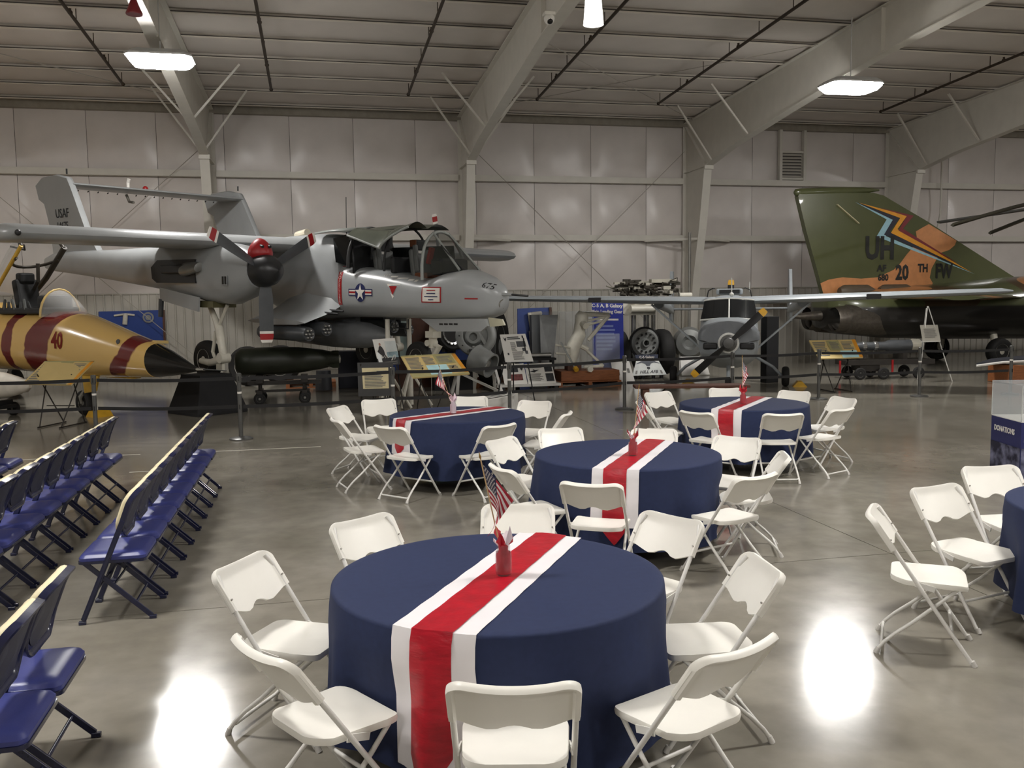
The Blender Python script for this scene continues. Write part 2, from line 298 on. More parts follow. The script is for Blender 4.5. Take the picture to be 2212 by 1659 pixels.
# ================================================================== white folding chairs, round tables
wp = M('white_chair_plastic', (236, 233, 224), .38, var=.03, sc=5); wt = M('white_chair_tube', (222, 220, 214), .35, var=.04, sc=9)
rub = M('chair_foot_cap', (205, 202, 196), .6); screw = M('small_steel_screw', (150, 146, 138), .35, .7)
def rrect(hx, hy, r, n=6):
    out = []
    for cx, cy, a0 in ((hx-r, hy-r, 0), (-hx+r, hy-r, 90), (-hx+r, -hy+r, 180), (hx-r, -hy+r, 270)):
        for k in range(n+1): a = R(a0+90*k/n); out.append((cx+r*math.cos(a), cy+r*math.sin(a)))
    return out
def white_chair():
    t = thing('folding_chair', 'x', 'chair')
    # seat: rounded, slightly dished, front edge rolled down
    ol = [(x*(1-.12*max(0, -y/.2)), y) for x, y in rrect(.2, .2, .085, 7)]
    def zs(x, y): return .436 + .012*(x/.2)**2 - .010*(1-(y/.2)**2) - .02*max(0, (y-.12)/.08)**2 + .012*max(0, (-y-.1)/.1)
    g = MB(); ks = (0, .4, .75, .93, 1.0); rs = []
    for k in ks: rs.append([(x*max(k, .01), y*max(k, .01), zs(x*k, y*k)) for x, y in ol])
    rs.append([(x*1.015, y*1.015, zs(x, y)-.012) for x, y in ol]); rs.append([(x, y, zs(x, y)-.028) for x, y in ol]); rs.append([(x*.93, y*.93, zs(x, y)-.024) for x, y in ol]); rs.append([(x*.01, y*.01, .418) for x, y in ol])
    g.rings(rs); g.build('seat', wp, t, 50)
    # back shell: rounded top, scalloped lower edge, bowed
    up = V((0, -.545, .8)).normalized(); base = V((0, .235, 0)); A = lambda s, x, o=0: base + up*s + V((x, 0, 0)) + V((0, .826, .563))*o
    LW = [(0, .750), (.03, .744), (.06, .724), (.1, .716), (.14, .727), (.19, .742), (.228, .745)]
    def slo(x):
        x = abs(x)
        for (p, q), (r, w_) in zip(LW, LW[1:]):
            if x <= r: return q+(w_-q)*(x-p)/(r-p)
        return .745
    def shi(x): x = abs(x); return .965 if x < .158 else .895+math.sqrt(max(0, .07**2-(x-.158)**2))
    bow = lambda x: -.035*(1-(x/.23)**2)
    xs = [-.2285*math.cos(pi*i/36) for i in range(37)]; vsq = [0, .04, .1, .3, .5, .7, .85, .93, .98, 1]; rr_ = []
    for x in xs:
        lo_, hi_ = slo(x), shi(x); ed = lambda v: min((1-v)*(hi_-lo_), .2285-abs(x))
        def fo(v): e = ed(v); return .017 if .003 < e < .022 else (.008 if e >= .022 else .006)
        def ba(v): e = ed(v); return -.016 if .003 < e < .022 else (-.002 if e >= .022 else -.004)
        rr_.append([A(lo_+(hi_-lo_)*v, x, fo(v)+bow(x)) for v in vsq]+[A(lo_+(hi_-lo_)*v, x, ba(v)+bow(x)) for v in vsq[::-1]])
    g = MB(); g.rings(rr_)
    bk = g.build('backrest', wp, t, 45)
    for s_ in (-1, 1): MB().cyl(A(.80, s_*.21, .0), A(.80, s_*.21, .02), .0045, n=8).build('screw', screw, bk)
    for s_ in (-1, 1):
        lg = MB().tube([A(.02, s_*.215), A(.5, s_*.213), A(.86, s_*.212), A(.93, s_*.19)], .0115, 8).build('front_leg', wt, t, 50)
        MB().cyl((s_*.215, .24, 0), (s_*.215, .225, .03), .016, .014, 8).build('foot_cap', rub, lg, 50)
        lg = MB().tube([(s_*.17, .15, .415), (s_*.178, .06, .33), (s_*.186, -.08, .2), (s_*.19, -.17, .125), (s_*.192, -.225, .07), (s_*.194, -.26, .022)], .0105, 8).build('rear_leg', wt, t, 50)
        MB().cyl((s_*.195, -.268, 0), (s_*.193, -.253, .034), .016, .013, 8).build('foot_cap', rub, lg, 50)
    MB().tube([(-.192, -.236, .055), (-.17, -.24, .047), (.17, -.24, .047), (.192, -.236, .055)], .0095, 8).build('rear_crossbar', wt, t, 50)
    MB().tube([A(.2, -.214), A(.2, .214)], .009, 8).build('front_crossbar', wt, t, 50)
    MB().tube([(-.17, .15, .412), (.17, .15, .412)], .01, 8).build('seat_crossbar', wt, t, 50)
    for s_ in (-1, 1): MB().bar((s_*.205, -.07, .43), (s_*.2, .03, .405), .006, .03).build('seat_bracket', wt, t)
    return t
TC = [(.80, 4.05), (2.52, 7.09), (1.56, 10.16), (5.10, 10.12), (4.87, 4.38)]
wc = white_chair(); nth = 0
CH = [  # per table: seat centre, heading in degrees
 [((.39, 4.99), -55), ((-.14, 4.35), -31), ((.05, 3.5), 31), ((.67, 3.115), 77), ((1.345, 3.19), 114), ((1.72, 3.86), 174), ((1.73, 4.66), -150), ((1.11, 5.05), -105)],
 [((2.31, 8.2), -92), ((3.02, 7.86), -117), ((3.5, 7.27), -137), ((3.36, 6.62), 158), ((2.93, 6.08), 111), ((1.965, 6.12), 60), ((1.64, 6.70), 14), ((1.82, 7.78), -48)],
 [((.47, 10.93), -32), ((.48, 9.97), 12), ((.80, 11.5), -84), ((1.93, 11.45), -101), ((2.5, 10.73), -128), ((2.36, 9.85), 152), ((1.67, 9.22), 119), ((.92, 9.37), 42)],
 [((4.25, 10.3), -8), ((4.6, 11.2), -72), ((5.5, 11.38), -108), ((6.05, 10.82), -145), ((6.15, 10.03), -172), ((5.66, 9.34), 114), ((5.02, 9.19), 76), ((4.36, 9.48), 34)],
 [((3.42, 4.46), -36), ((4.06, 4.82), -78), ((4.8, 5.08), -95)]]
CL = [['white folding chair beside the blue cloth table, back toward the blue chair rows', 'white folding chair whose back stands apart, facing the long side of the red runner table', 'white folding chair turned toward the front runner end from the blue-row side', 'white folding chair seen from behind beside the hanging end of the nearest red runner', 'white folding chair angled toward the front of the table, opposite the blue-row side', 'white folding chair drawn up to the runner table on the open-floor side', 'white folding chair between the jar-and-flag front table and the middle table', 'white folding chair facing the front table right behind its flag'],
 ['white folding chair behind the middle table, back toward the exhibits', 'white folding chair right behind the middle table\'s flag jar', 'white folding chair between the middle table and the table by the bench', 'white folding chair set edge-on on the open-floor side of the middle table', 'white folding chair angled to the middle table beside its edge-on neighbour', 'white folding chair covering the hanging red runner of the middle table', 'white folding chair at the middle table behind the front table\'s flag', 'white folding chair between the middle table and the pale pink jar table'],
 ['white folding chair outermost toward the blue rows at the pale pink jar table', 'white folding chair edge-on toward the blue rows at the pink jar table', 'white folding chair behind the pink jar table before the cream sign', 'white folding chair behind the pink jar by the slanted white floor display', 'white folding chair past the runner\'s far end at the pink jar table', 'white folding chair edge-on beside the far runner end of the pink jar table', 'white folding chair tucked to the front of the pink jar table', 'white folding chair covering the pointed red runner end of the pink jar table'],
 ['white folding chair edge-on by the brown bench at the red jar table', 'white folding chair next to the brown bench leg at the red jar table', 'white folding chair behind the red jar in front of the airplane nose', 'white folding chair behind the red jar table by the stanchion base', 'white folding chair half hidden on the open side of the red jar table', 'white folding chair overlapping its neighbour on the open side of the red jar table', 'white folding chair facing the plain blue side of the red jar table', 'white folding chair beside the hanging red runner at the red jar table'],
 ['white folding chair seen edge-on before the table near the donation box', 'white folding chair beside the partly seen blue table near the donation box', 'white folding chair right in front of the donation box']]
TN = ['front', 'middle', 'pink jar', 'red jar', 'donation box']
for k in range(5):
    for (p, h), lb in zip(CH[k], CL[k]):
        dv = V(p)-V(TC[k]); p = V(TC[k])+dv.normalized()*max(dv.length, .965)
        place(wc, nth == 0, (p[0], p[1], 0), R(h-90), lb, 'chair', 'white folding chairs at the %s table' % TN[k]); nth += 1
# ------------------------------------------------------------------ cloths and runners
navy = M('navy_polyester', (38, 47, 78), .75, var=.06, sc=30, bump=.05, bsc=300, spec=.25)
rw = M('white_runner_satin', (232, 228, 230), .5, var=.03); rs_ = M('red_satin', (176, 22, 40), .28, var=.18, sc=14, bump=.25, bsc=18, stretch=(1, 1, 3))
wood_t = M('plywood_top', (150, 118, 80), .6, var=.15); leg_s = M('grey_table_steel', (110, 108, 104), .4, .6)
TR, TH = .765, .752
def cr(th, s, k):   # cloth radius below the rim, s = 0..1 down the drop; soft folds
    f = .55*math.sin(11*th+k*1.7)+.45*math.sin(17*th+2.1*k+.6*math.sin(3*th))
    r = TR + .006 + s*.06 + s**1.3*.044*f
    for (px, py), h in CH[k]:      # seats nudge the cloth inward
        dx, dy = px-TC[k][0], py-TC[k][1]; dist = max(math.hypot(dx, dy), .965); da = (th-math.atan2(dy, dx)+pi) % (2*pi)-pi
        if abs(da) < .5: r -= max(0, r-(dist-.225))*math.exp(-(da/.3)**4)*min(1, max(0, (s-.2)/.25))
    return r
def cz(s): return TH+.004 - s*.612
tl = ['round banquet table under the navy cloth at the front by the blue chair rows', 'round banquet table under the navy cloth in the middle of the group', 'round banquet table under the navy cloth with the pale pink jar', 'round banquet table under the navy cloth with the red wrapped jar', 'round banquet table under the navy cloth by the donation box']
cl_ = ['navy tablecloth draped over the front table beside the blue chair rows', 'navy tablecloth draped over the middle table', 'navy tablecloth draped over the table with the pale pink jar', 'navy tablecloth draped over the table with the red wrapped jar', 'navy tablecloth at the picture edge by the donation box']
rl_ = ['red satin over white runner across the front table', 'red satin over white runner across the middle table', 'red satin over white runner under the pale pink jar', 'red satin over white runner under the red wrapped jar']
RD = [((935, 1368), (1185, 1163)), ((1329, 1017), (1414, 954)), ((879, 908), (1088, 881)), ((1567, 888), (1640, 858.5))]
for k, (cx, cy) in enumerate(TC):
    t = thing('round_table', tl[k], 'table', (cx, cy, 0), 0, 'round banquet tables')
    MB().lathe([(.76, .722), (.765, .725), (.765, .745), (.76, .748)], 48).build('tabletop', wood_t, t, 40)
    for a in (45, 135, 225, 315): MB().tube([(.42*math.cos(R(a)), .42*math.sin(R(a)), .72), (.46*math.cos(R(a)), .46*math.sin(R(a)), 0)], .016, 8).build('leg', leg_s, t)
    g = MB(); nr = 180
    prof = [('t', r) for r in (.01, .3, .6, .72, .755)]+[('d', s) for s in (0., .02, .06, .14, .26, .4, .55, .7, .85, 1.)]
    rings = []
    for ty, q in prof:
        if ty == 't': rings.append([(q*math.cos(2*pi*i/nr), q*math.sin(2*pi*i/nr), TH+.008) for i in range(nr)])
        else: rings.append([((cr(2*pi*i/nr, q, k))*math.cos(2*pi*i/nr), cr(2*pi*i/nr, q, k)*math.sin(2*pi*i/nr), cz(q)+(.002 if q == 0 else 0)-.004*(q == 0)) for i in range(nr)])
    g.rings(rings, False); c_ = g.build('tablecloth', navy, None, 70, loc=(cx, cy, 0)); tag(c_, cl_[k], 'tablecloth', 'navy tablecloths')
    if k > 3: continue
    a, b2 = fl(*RD[k][0], TH), fl(*RD[k][1], TH); d = V((b2.x-a.x, b2.y-a.y)).normalized(); n_ = V((d.y, -d.x)); off = (V((a.x, a.y))-V((cx, cy))).dot(n_)*.5 + (V((b2.x, b2.y))-V((cx, cy))).dot(n_)*.5
    r = thing('table_runner', rl_[k], 'table runner', (cx, cy, 0), 0, 'red and white table runners')
    def strip(l0, l1, dn, df, lift, point, mat, nm):
        nl = 10; ws = []
        def pos(lat, s):      # s along: <0 hanging near, 0..1 top, >1 hanging far
            q = off+lat; hl = math.sqrt(max(.01, (TR+.004)**2-q*q))
            if 0 <= s <= 1: p = d*(-hl+2*hl*s)+n_*q; return V((p.x, p.y, TH+.011+lift+.0015*math.sin(40*s+30*lat)))
            e, sg = (-s, -1) if s < 0 else (s-1, 1); p = d*(sg*hl)+n_*q; th = math.atan2(p.y, p.x); f = cr(th, e, k)+.009+lift; pd = d*(sg*(hl+f-TR-.004))+n_*q
            return V((pd.x, pd.y, cz(e)+.006*(e == 0)))
        S_ = [-dn*(1-i/14) for i in range(14)]+[0, .01]+[i/24 for i in range(1, 24)]+[.99, 1.0]+[1+df*i/14 for i in range(1, 15)]
        g = MB()
        def fn(u, v):
            s = S_[round(v*(len(S_)-1))]; lat = l0+(l1-l0)*u
            if point and (s < 0 or s > 1):
                tip = 1-.2*abs(2*u-1)**1.2; s = s*tip if s < 0 else 1+(s-1)*tip
            return pos(lat, s)
        g.grid(fn, nl, len(S_)-1); return g.build(nm, mat, r, 60)
    strip(-.178, .178, (.93, .7, .62, .9)[k], .6, .0, False, rw, 'white_cloth'); strip(-.088, .088, (1.0, .93, .6, .86)[k], .5, .005, True, rs_, 'red_satin')
# ------------------------------------------------------------------ jars with flags
glass = bpy.data.materials.new('clear_jar_glass'); glass.use_nodes = True; N = glass.node_tree.nodes; Lk = glass.node_tree.links
b = N['Principled BSDF']; b.inputs['Base Color'].default_value = (.2, .2, .2, 1); b.inputs['Roughness'].default_value = .04; b.inputs['Alpha'].default_value = .13; b.inputs['Specular IOR Level'].default_value = .9
red_t = M('red_tissue', (186, 26, 44), .45, var=.2, sc=25); whi_t = M('white_tissue', (236, 232, 236), .5, var=.04); pink_t = M('pale_pink_tissue', (226, 204, 214), .5, var=.06); stick_m = M('flag_stick', (196, 164, 120), .5); gold = M('gold_spear_tip', (150, 118, 60), .35, .6)
fr_, fw_, fb_ = M('flag_red', (172, 36, 54), .7), M('flag_white', (228, 224, 222), .7), M('flag_blue', (38, 42, 72), .7)
def jar(k, x, y, lb, kind):
    t = thing('mason_jar', lb, 'jar', (x, y, TH+.018), random.random()*0)
    MB().lathe([(.03, 0), (.037, .004), (.04, .02), (.04, .095), (.036, .112), (.031, .12), (.032, .125), (.032, .142), (.029, .142), (.029, .12), (.036, .1), (.037, .02), (.03, .006)], 24).build('glass', glass, t, 50)
    body = pink_t if kind == 'p' else red_t; o2 = pink_t if kind == 'p' else whi_t
    def sw(u, v, ph, sp, r=.0345): th = 2*pi*u*sp+ph+1.6*v; return (r*math.cos(th), r*math.sin(th), .008+.1*v)
    for j, (ph, sp_, m_) in enumerate(((-4.6, .78, body), (.3, .22, o2 if kind != 'r' else body))): MB().grid(lambda u, v: sw(u, v, ph, sp_), 10, 8).build('ribbon', m_, t, 60)
    MB().lathe([(.03, .01), (.0335, .03), (.0335, .09), (.022, .118), (.024, .14), (.012, .15)], 14).build('tissue_core', body, t, 60)
    for j in range(6):
        a = j*1.05+k; m_ = (body, o2)[j % 2] if kind != 'r' else body; h_ = .05+.025*((j*7) % 3)
        MB().grid(lambda u, v: ((.012+.035*v)*math.cos(a+.5*(u-.5)*(1+v)), (.012+.035*v)*math.sin(a+.5*(u-.5)*(1+v)), .13+h_*v*(1-.45*abs(2*u-1))+.01*math.sin(6*u+j)), 4, 5).build('tissue_leaf', m_, t, 60)
    return t
def flag(loc, rz, lb, lean=.2, turn=0., droop=1.):
    t = thing('small_flag', lb, 'flag', loc, rz, 'small flags in table jars')
    top = V((-math.sin(lean)*.5, 0, math.cos(lean)*.5)); sd = top.normalized()
    MB().tube([(0, 0, 0), top], .0032, 6).build('stick', stick_m, t); MB().lathe([(.003, 0), (.006, .008), (.004, .018), (.0005, .036)], 8, top, sd).build('spear_tip', gold, t, 50)
    dn = V((0, 0, -1)); side = V((math.cos(turn), math.sin(turn), 0)); nb = V((-math.sin(turn), math.cos(turn), 0)); HO, FL = .235, .36
    def P(u, v):      # u along the fly, v down the hoist
        fold = math.sin(3*pi*u+2*v)*.02*u + .008*math.sin(7*u+4*v)*u
        return top - sd*(.02+HO*.85*v+FL*u*(.52-.12*v)) + side*(.004+FL*u*(.30-.46*v*u)) + nb*fold
    nu, nv = 26, 26; g = MB()
    vs = [P(i/nu, j/nv) for j in range(nv+1) for i in range(nu+1)]
    g.v = [tuple(p) for p in vs]
    for j in range(nv):
        for i in range(nu):
            st = (j//2) % 13; c_ = 2 if (i < nu*.4 and j < 14) else (0 if st % 2 == 0 else 1)
            g.f.append([j*(nu+1)+i, j*(nu+1)+i+1, (j+1)*(nu+1)+i+1, (j+1)*(nu+1)+i]); g.mi.append(c_)
    fo_ = g.build('flag_cloth', [fr_, fw_, fb_], t, 80); st = MB()
    for r_ in range(9):
        for q in range(6 if r_ % 2 == 0 else 5):
            u, v = .4*(q*2+1+(r_ % 2))/12, .54*(r_+.9)/10; a = P(u, v); e1 = (P(u+.01, v)-a).normalized(); e2 = (P(u, v+.01)-a).normalized(); nn = e1.cross(e2).normalized()
            for s_ in (1, -1):
                st.add([a+(e1*math.cos(2*pi*m/10)+e2*math.sin(2*pi*m/10))*(.0055 if m % 2 else .0024)+nn*s_*.0012 for m in range(10)], [tuple(range(10))])
    so = st.build('stars', fw_, fo_); so['kind'] = 'stuff'; return t
for k, ((jx, jy), lb, kd, lean, turn, flb) in enumerate((((1088, 1240), 'glass mason jar of red and white ribbon on the front table', 'x', .2, .2, 'small American flag in the front table jar, tilted toward the blue rows'), ((1367, 983), 'glass mason jar of red and white ribbon on the middle table', 'x', -.1, .4, 'small American flag in the middle table jar'),
        ((979, 893), 'jar stuffed with pale pink tissue at the table before the exhibits', 'p', .3, 3.0, 'small American flag in the pale pink jar'), ((1605, 872), 'jar wrapped in red tissue on the table before the airplane', 'r', .03, .6, 'small American flag in the red wrapped jar'))):
    p = fl(jx, jy, TH+.02); jar(k, p.x, p.y, lb, kd); flag((p.x, p.y, TH+.075), -YAW, flb, lean, turn)
# ================================================================== blue padded folding chairs
bl = M('blue_vinyl', (58, 64, 124), .36, var=.06, sc=8, bump=.04, bsc=120); bn = M('navy_enamel', (24, 28, 58), .25, var=.08, coat=.4); cream = M('cream_vinyl_pad', (226, 214, 176), .5, var=.05); gi = M('grey_back_inset', (44, 46, 62), .5)
def blue_chair():
    t = thing('padded_chair', 'x', 'chair')   # faces +y
    ol = rrect(.22, .205, .04, 5); g = MB()
    g.rings([[(x*k, y*k, z) for x, y in ol] for k, z in ((.02, .462), (.6, .461), (.85, .457), (.95, .445), (.985, .432), (1, .43), (1, .412), (.95, .41))]); g.build('seat_pad', bl, t, 50)
    MB().rings([[(x*k, y*k, z) for x, y in ol] for k, z in ((.99, .412), (1.02, .41), (1.02, .392), (.97, .39))]).build('seat_pan', bn, t, 40)
    up = V((0, -.36, .86)).normalized(); base = V((0, .2, 0)); nrm = V((0, .92, .386)); A = lambda s, x, o=0: base+up*s+V((x, 0, 0))+nrm*o
    o2 = []
    for x, s in rrect(.222, .155, .095, 8): o2.append((x*(1-.06*max(0, -s)/.155), s+.765+(.02*(1-(x/.222)**2) if s > 0 else 0)))
    bow = lambda x, s: -.03*(1-(x/.22)**2)+.012*math.sin((s-.62)*9)
    rg = lambda k, o: [A(.765+(s-.765)*k, x*k, o+bow(x*k, .765+(s-.765)*k)) for x, s in o2]
    MB().rings([rg(.02, .046), rg(.6, .046), rg(.88, .043), rg(.96, .034), rg(1, .022), rg(1.0, .004)]).build('back_pad', cream, t, 60)
    sh = MB().rings([rg(1.0, .01), rg(1.035, .008), rg(1.04, -.024), rg(1.0, -.028), rg(.94, -.02), rg(.9, -.006), rg(.02, -.006)]).build('back_shell', bn, t, 50)
    MB().rings([rg(.8, -.0065), rg(.8, -.009), rg(.02, -.009)]).build('back_inset', gi, sh, 50)
    for s_ in (-1, 1):
        lg = MB().bar(A(.03, s_*.225), A(.72, s_*.222), .014, .034, (0, .92, .386)).bar(A(.03, s_*.234), A(.6, s_*.232), .006, .02, (0, .92, .386)).build('front_leg', bn, t, bevel=.003)
        MB().box((s_*.225, .195, .012), (.024, .045, .024)).build('foot_cap', bn, lg, bevel=.004)
        lg = MB().bar((s_*.205, .17, .40), (s_*.205, -.225, .02), .014, .032).build('rear_leg', bn, t, bevel=.003)
        MB().box((s_*.205, -.23, .012), (.024, .045, .024)).build('foot_cap', bn, lg, bevel=.004)
    MB().tube([(-.205, -.13, .115), (.205, -.13, .115)], .009, 8).build('stretcher', bn, t, 50); MB().tube([A(.22, -.22), A(.22, .22)], .009, 8).build('stretcher', bn, t, 50); MB().tube([(-.205, .0, .24), (.205, .0, .24)], .008, 8).build('stretcher', bn, t, 50)
    return t
bc = blue_chair(); nb_ = 0
ORD = ['first', 'second', 'third', 'fourth', 'fifth', 'sixth', 'seventh', 'eighth', 'last']
rows = [(-1.33, 6.32, 9, '%s blue padded chair of the aisle row, counted toward the exhibits', 'blue chairs in the aisle row'), (-2.30, 6.32, 9, '%s blue padded chair of the row behind the aisle row, counted toward the exhibits', 'blue chairs in the second row'), (-3.29, 8.24, 5, '%s blue padded chair of the outermost row, counted from the exhibits end', 'blue chairs in the outer row')]
for x, y0, n, lb, gr in rows:
    for i in range(n): place(bc, nb_ == 0, (x, y0+.482*i, 0), pi/2, lb % ORD[i if n > 5 else 4-i], 'chair', gr); nb_ += 1
for y, lb in ((4.24, 'nearer-aisle blue padded folding chair of the front pair, behind its neighbour'), (3.76, 'foremost blue padded folding chair cut by the picture edge')): place(bc, False, (-1.31, y, 0), pi/2, lb, 'chair', 'front pair of blue chairs')
# ================================================================== aircraft helpers
def interp(tab, x):
    tab = sorted(tab)
    if x <= tab[0][0]: return tab[0][1:]
    for a, b in zip(tab, tab[1:]):
        if x <= b[0]:
            k = (x-a[0])/(b[0]-a[0]); return tuple(p+(q-p)*k for p, q in zip(a[1:], b[1:]))
    return tab[-1][1:]
def sring(x, zl, zt, hw, ex=2.6, n=32, cy=0):
    out = []; zc, hh = (zl+zt)/2, (zt-zl)/2
    for k in range(n):
        a = 2*pi*k/n; ca, sa = math.cos(a), math.sin(a)
        out.append((x, cy+hw*math.copysign(abs(ca)**(2/ex), ca), zc+hh*math.copysign(abs(sa)**(2/ex), sa)))
    return out
def hull(tab, ex=2.6, n=32, cy=0, step=.15):
    xs = sorted(set([r[0] for r in tab]))
    full = []
    for a, b in zip(xs, xs[1:]):
        m = max(1, int((b-a)/step)); full += [a+(b-a)*i/m for i in range(m)]
    full.append(xs[-1]); return MB().rings([sring(x, *interp(tab, x), ex=ex, n=n, cy=cy) for x in full])
def side_y(tab, x, z, ex, cy=0, s=-1):
    zl, zt, hw = interp(tab, x); q = min(.98, abs((z-(zl+zt)/2)/((zt-zl)/2))); return cy+s*hw*(1-q**ex)**(1/ex)
def airfoil(ch, th, n=9):   # (along chord from the nose backwards, height)
    up = []
    for i in range(n+1):
        q = (1-math.cos(pi*i/n))/2; t = th*5*(.2969*math.sqrt(q)-.126*q-.3516*q*q+.2843*q**3-.1015*q**4); up.append((q*ch, t))
    return up+[(a, -.75*b) for a, b in up[-2:0:-1]]
def wing(sections, ch_th=None):  # sections: (y, x of leading edge, z, chord, thickness)
    return MB().rings([[(xl-a, y, z+h) for a, h in airfoil(c, t)] for y, xl, z, c, t in sections])
def wheel(t, c, r, wd, name='wheel', hubm=None, ax=(0, 1, 0), tm=None):
    tm = tm or M('tyre_rubber', (26, 25, 24), .75, var=.1); hubm = hubm or M('white_hub', (200, 196, 184), .5)
    h = wd/2; w_ = MB().lathe([(r*.55, -h*.8), (r*.8, -h), (r*.95, -h*.75), (r, -h*.3), (r, h*.3), (r*.95, h*.75), (r*.8, h), (r*.55, h*.8)], 28, c, ax).build(name, tm, t, 50)
    MB().lathe([(r*.12, -h*.95), (r*.3, -h*.6), (r*.5, -h*.55), (r*.56, -h*.85), (r*.56, h*.85), (r*.5, h*.55), (r*.3, h*.6), (r*.12, h*.95)], 20, c, ax).build('hub', hubm, w_, 40); return w_
def prop(t, hub, R_, blades, wmax, bm, bands, hand=1):
    # blades turn in the y-z plane; angles measured from up toward +y; bands: list of (from fraction, to fraction, material)
    hx, hy, hz = hub
    for a in blades:
        a = R(a); d = V((0, math.sin(a), math.cos(a))); s_ = V((0, math.cos(a), -math.sin(a)))
        def sect(q):
            wd = wmax*(.45+.55*min(1, q*2.6)) * (1 if q < .9 else 1-.25*((q-.9)/.1)**2); tw = -R(46-30*q)*hand; th = .035*(1-q)+.010
            e = s_*math.cos(tw)+V((1, 0, 0))*math.sin(tw); n_ = d.cross(e).normalized(); c = V(hub)+d*(R_*q)
            return [c+e*(wd*u)+n_*(th*v) for u, v in ((-.5, 0), (-.25, .8), (.1, 1), (.5, 0), (.1, -.3), (-.25, -.3))]
        edges = [.1]+[b[0] for b in bands]+[1.0]
        root = MB().rings([sect(.1+(edges[1]-.1)*i/8) for i in range(9)]).build('propeller_blade', bm, t, 40)
        for q0, q1, m_ in bands: MB().rings([sect(q0), sect((q0+q1)/2), sect(q1)]).build('tip_band', m_, root, 40)
def decal_poly(poly, fn, mat, parent, name, rows=8):   # polygon in (x, z) laid on a surface by fn(x, z, lift)
    m = MB(); n = len(poly); m.add([fn(x, z) for x, z in poly], [tuple(range(n))]); return m.build(name, mat, parent)
# ================================================================== grey twin-boom airplane
gry = M('light_grey_aircraft_paint', (158, 161, 162), .3, var=.05, sc=2.5); dgr = M('dark_grey_paint', (74, 77, 80), .4); blk = M('matt_black_paint', (26, 26, 27), .5); whg = M('white_gear_paint', (214, 210, 196), .4)
rdp = M('red_paint', (156, 22, 26), .4); wht = M('white_marking', (226, 222, 214), .5); insb = M('insignia_blue', (28, 36, 84), .5); ylw = M('yellow_paint', (222, 170, 50), .45)
tint = bpy.data.materials.new('tinted_canopy'); tint.use_nodes = True; b = tint.node_tree.nodes['Principled BSDF']; b.inputs['Base Color'].default_value = (.035, .04, .035, 1); b.inputs['Roughness'].default_value = .08; b.inputs['Alpha'].default_value = .55; b.inputs['Specular IOR Level'].default_value = .8
BR = thing('twin_boom_airplane', 'grey twin-boom propeller airplane with open canopy and red star insignia panel', 'airplane', (.883, 18.293, 0), rot=(0, .026, R(-52.12)))
BR['label'] = 'grey twin-boom military airplane with open canopy and white-and-red tipped propellers'
HT = [(3.77, 2.12, 2.24, .03), (3.72, 2.0, 2.34, .14), (3.6, 1.9, 2.45, .25), (3.35, 1.83, 2.58, .37), (3.0, 1.81, 2.69, .46), (2.6, 1.80, 2.64, .52), (2.2, 1.80, 2.52, .56), (1.2, 1.79, 2.67, .58), (.3, 1.78, 2.76, .58), (-.02, 1.77, 2.85, .58), (-.03, 1.77, 3.3, .58), (-.4, 1.74, 3.4, .58), (-.9, 1.70, 3.44, .58), (-2.0, 1.75, 3.42, .55), (-2.8, 2.05, 3.38, .5), (-3.4, 2.7, 3.3, .35)]
hull(HT, 3.2, 40).build('fuselage', gry, BR, 50)
wing([(-6.12, -1.3, 3.16, 1.6, .12), (-6.08, -1.08, 3.17, 2.0, .3), (-6.0, -.97, 3.17, 2.2, .34), (0, -.97, 3.19, 2.2, .34), (6.0, -.97, 3.17, 2.2, .34), (6.08, -1.08, 3.17, 2.0, .3), (6.12, -1.3, 3.16, 1.6, .12)]).build('wing', gry, BR, 50)
NT = [(-.10, 2.34, 2.96, .31), (-.5, 2.14, 3.1, .38), (-.9, 2.03, 3.16, .42), (-1.5, 2.04, 3.2, .44), (-2.2, 2.14, 3.2, .42), (-3.0, 2.25, 3.2, .38), (-3.9, 2.33, 3.15, .33), (-5.5, 2.47, 3.13, .27), (-7.2, 2.6, 3.14, .22), (-8.4, 2.68, 3.1, .14), (-8.9, 2.75, 3.0, .05)]
fin_o = [(-6.1, 3.08), (-6.69, 3.67), (-7.3, 4.6), (-7.47, 4.82), (-8.0, 4.92), (-8.8, 4.9), (-9.13, 4.75), (-8.98, 4.41), (-8.7, 4.29), (-8.45, 3.73), (-8.3, 2.95)]
bands = [(.84, .875, wht), (.875, .96, rdp), (.96, 1.0, wht)]
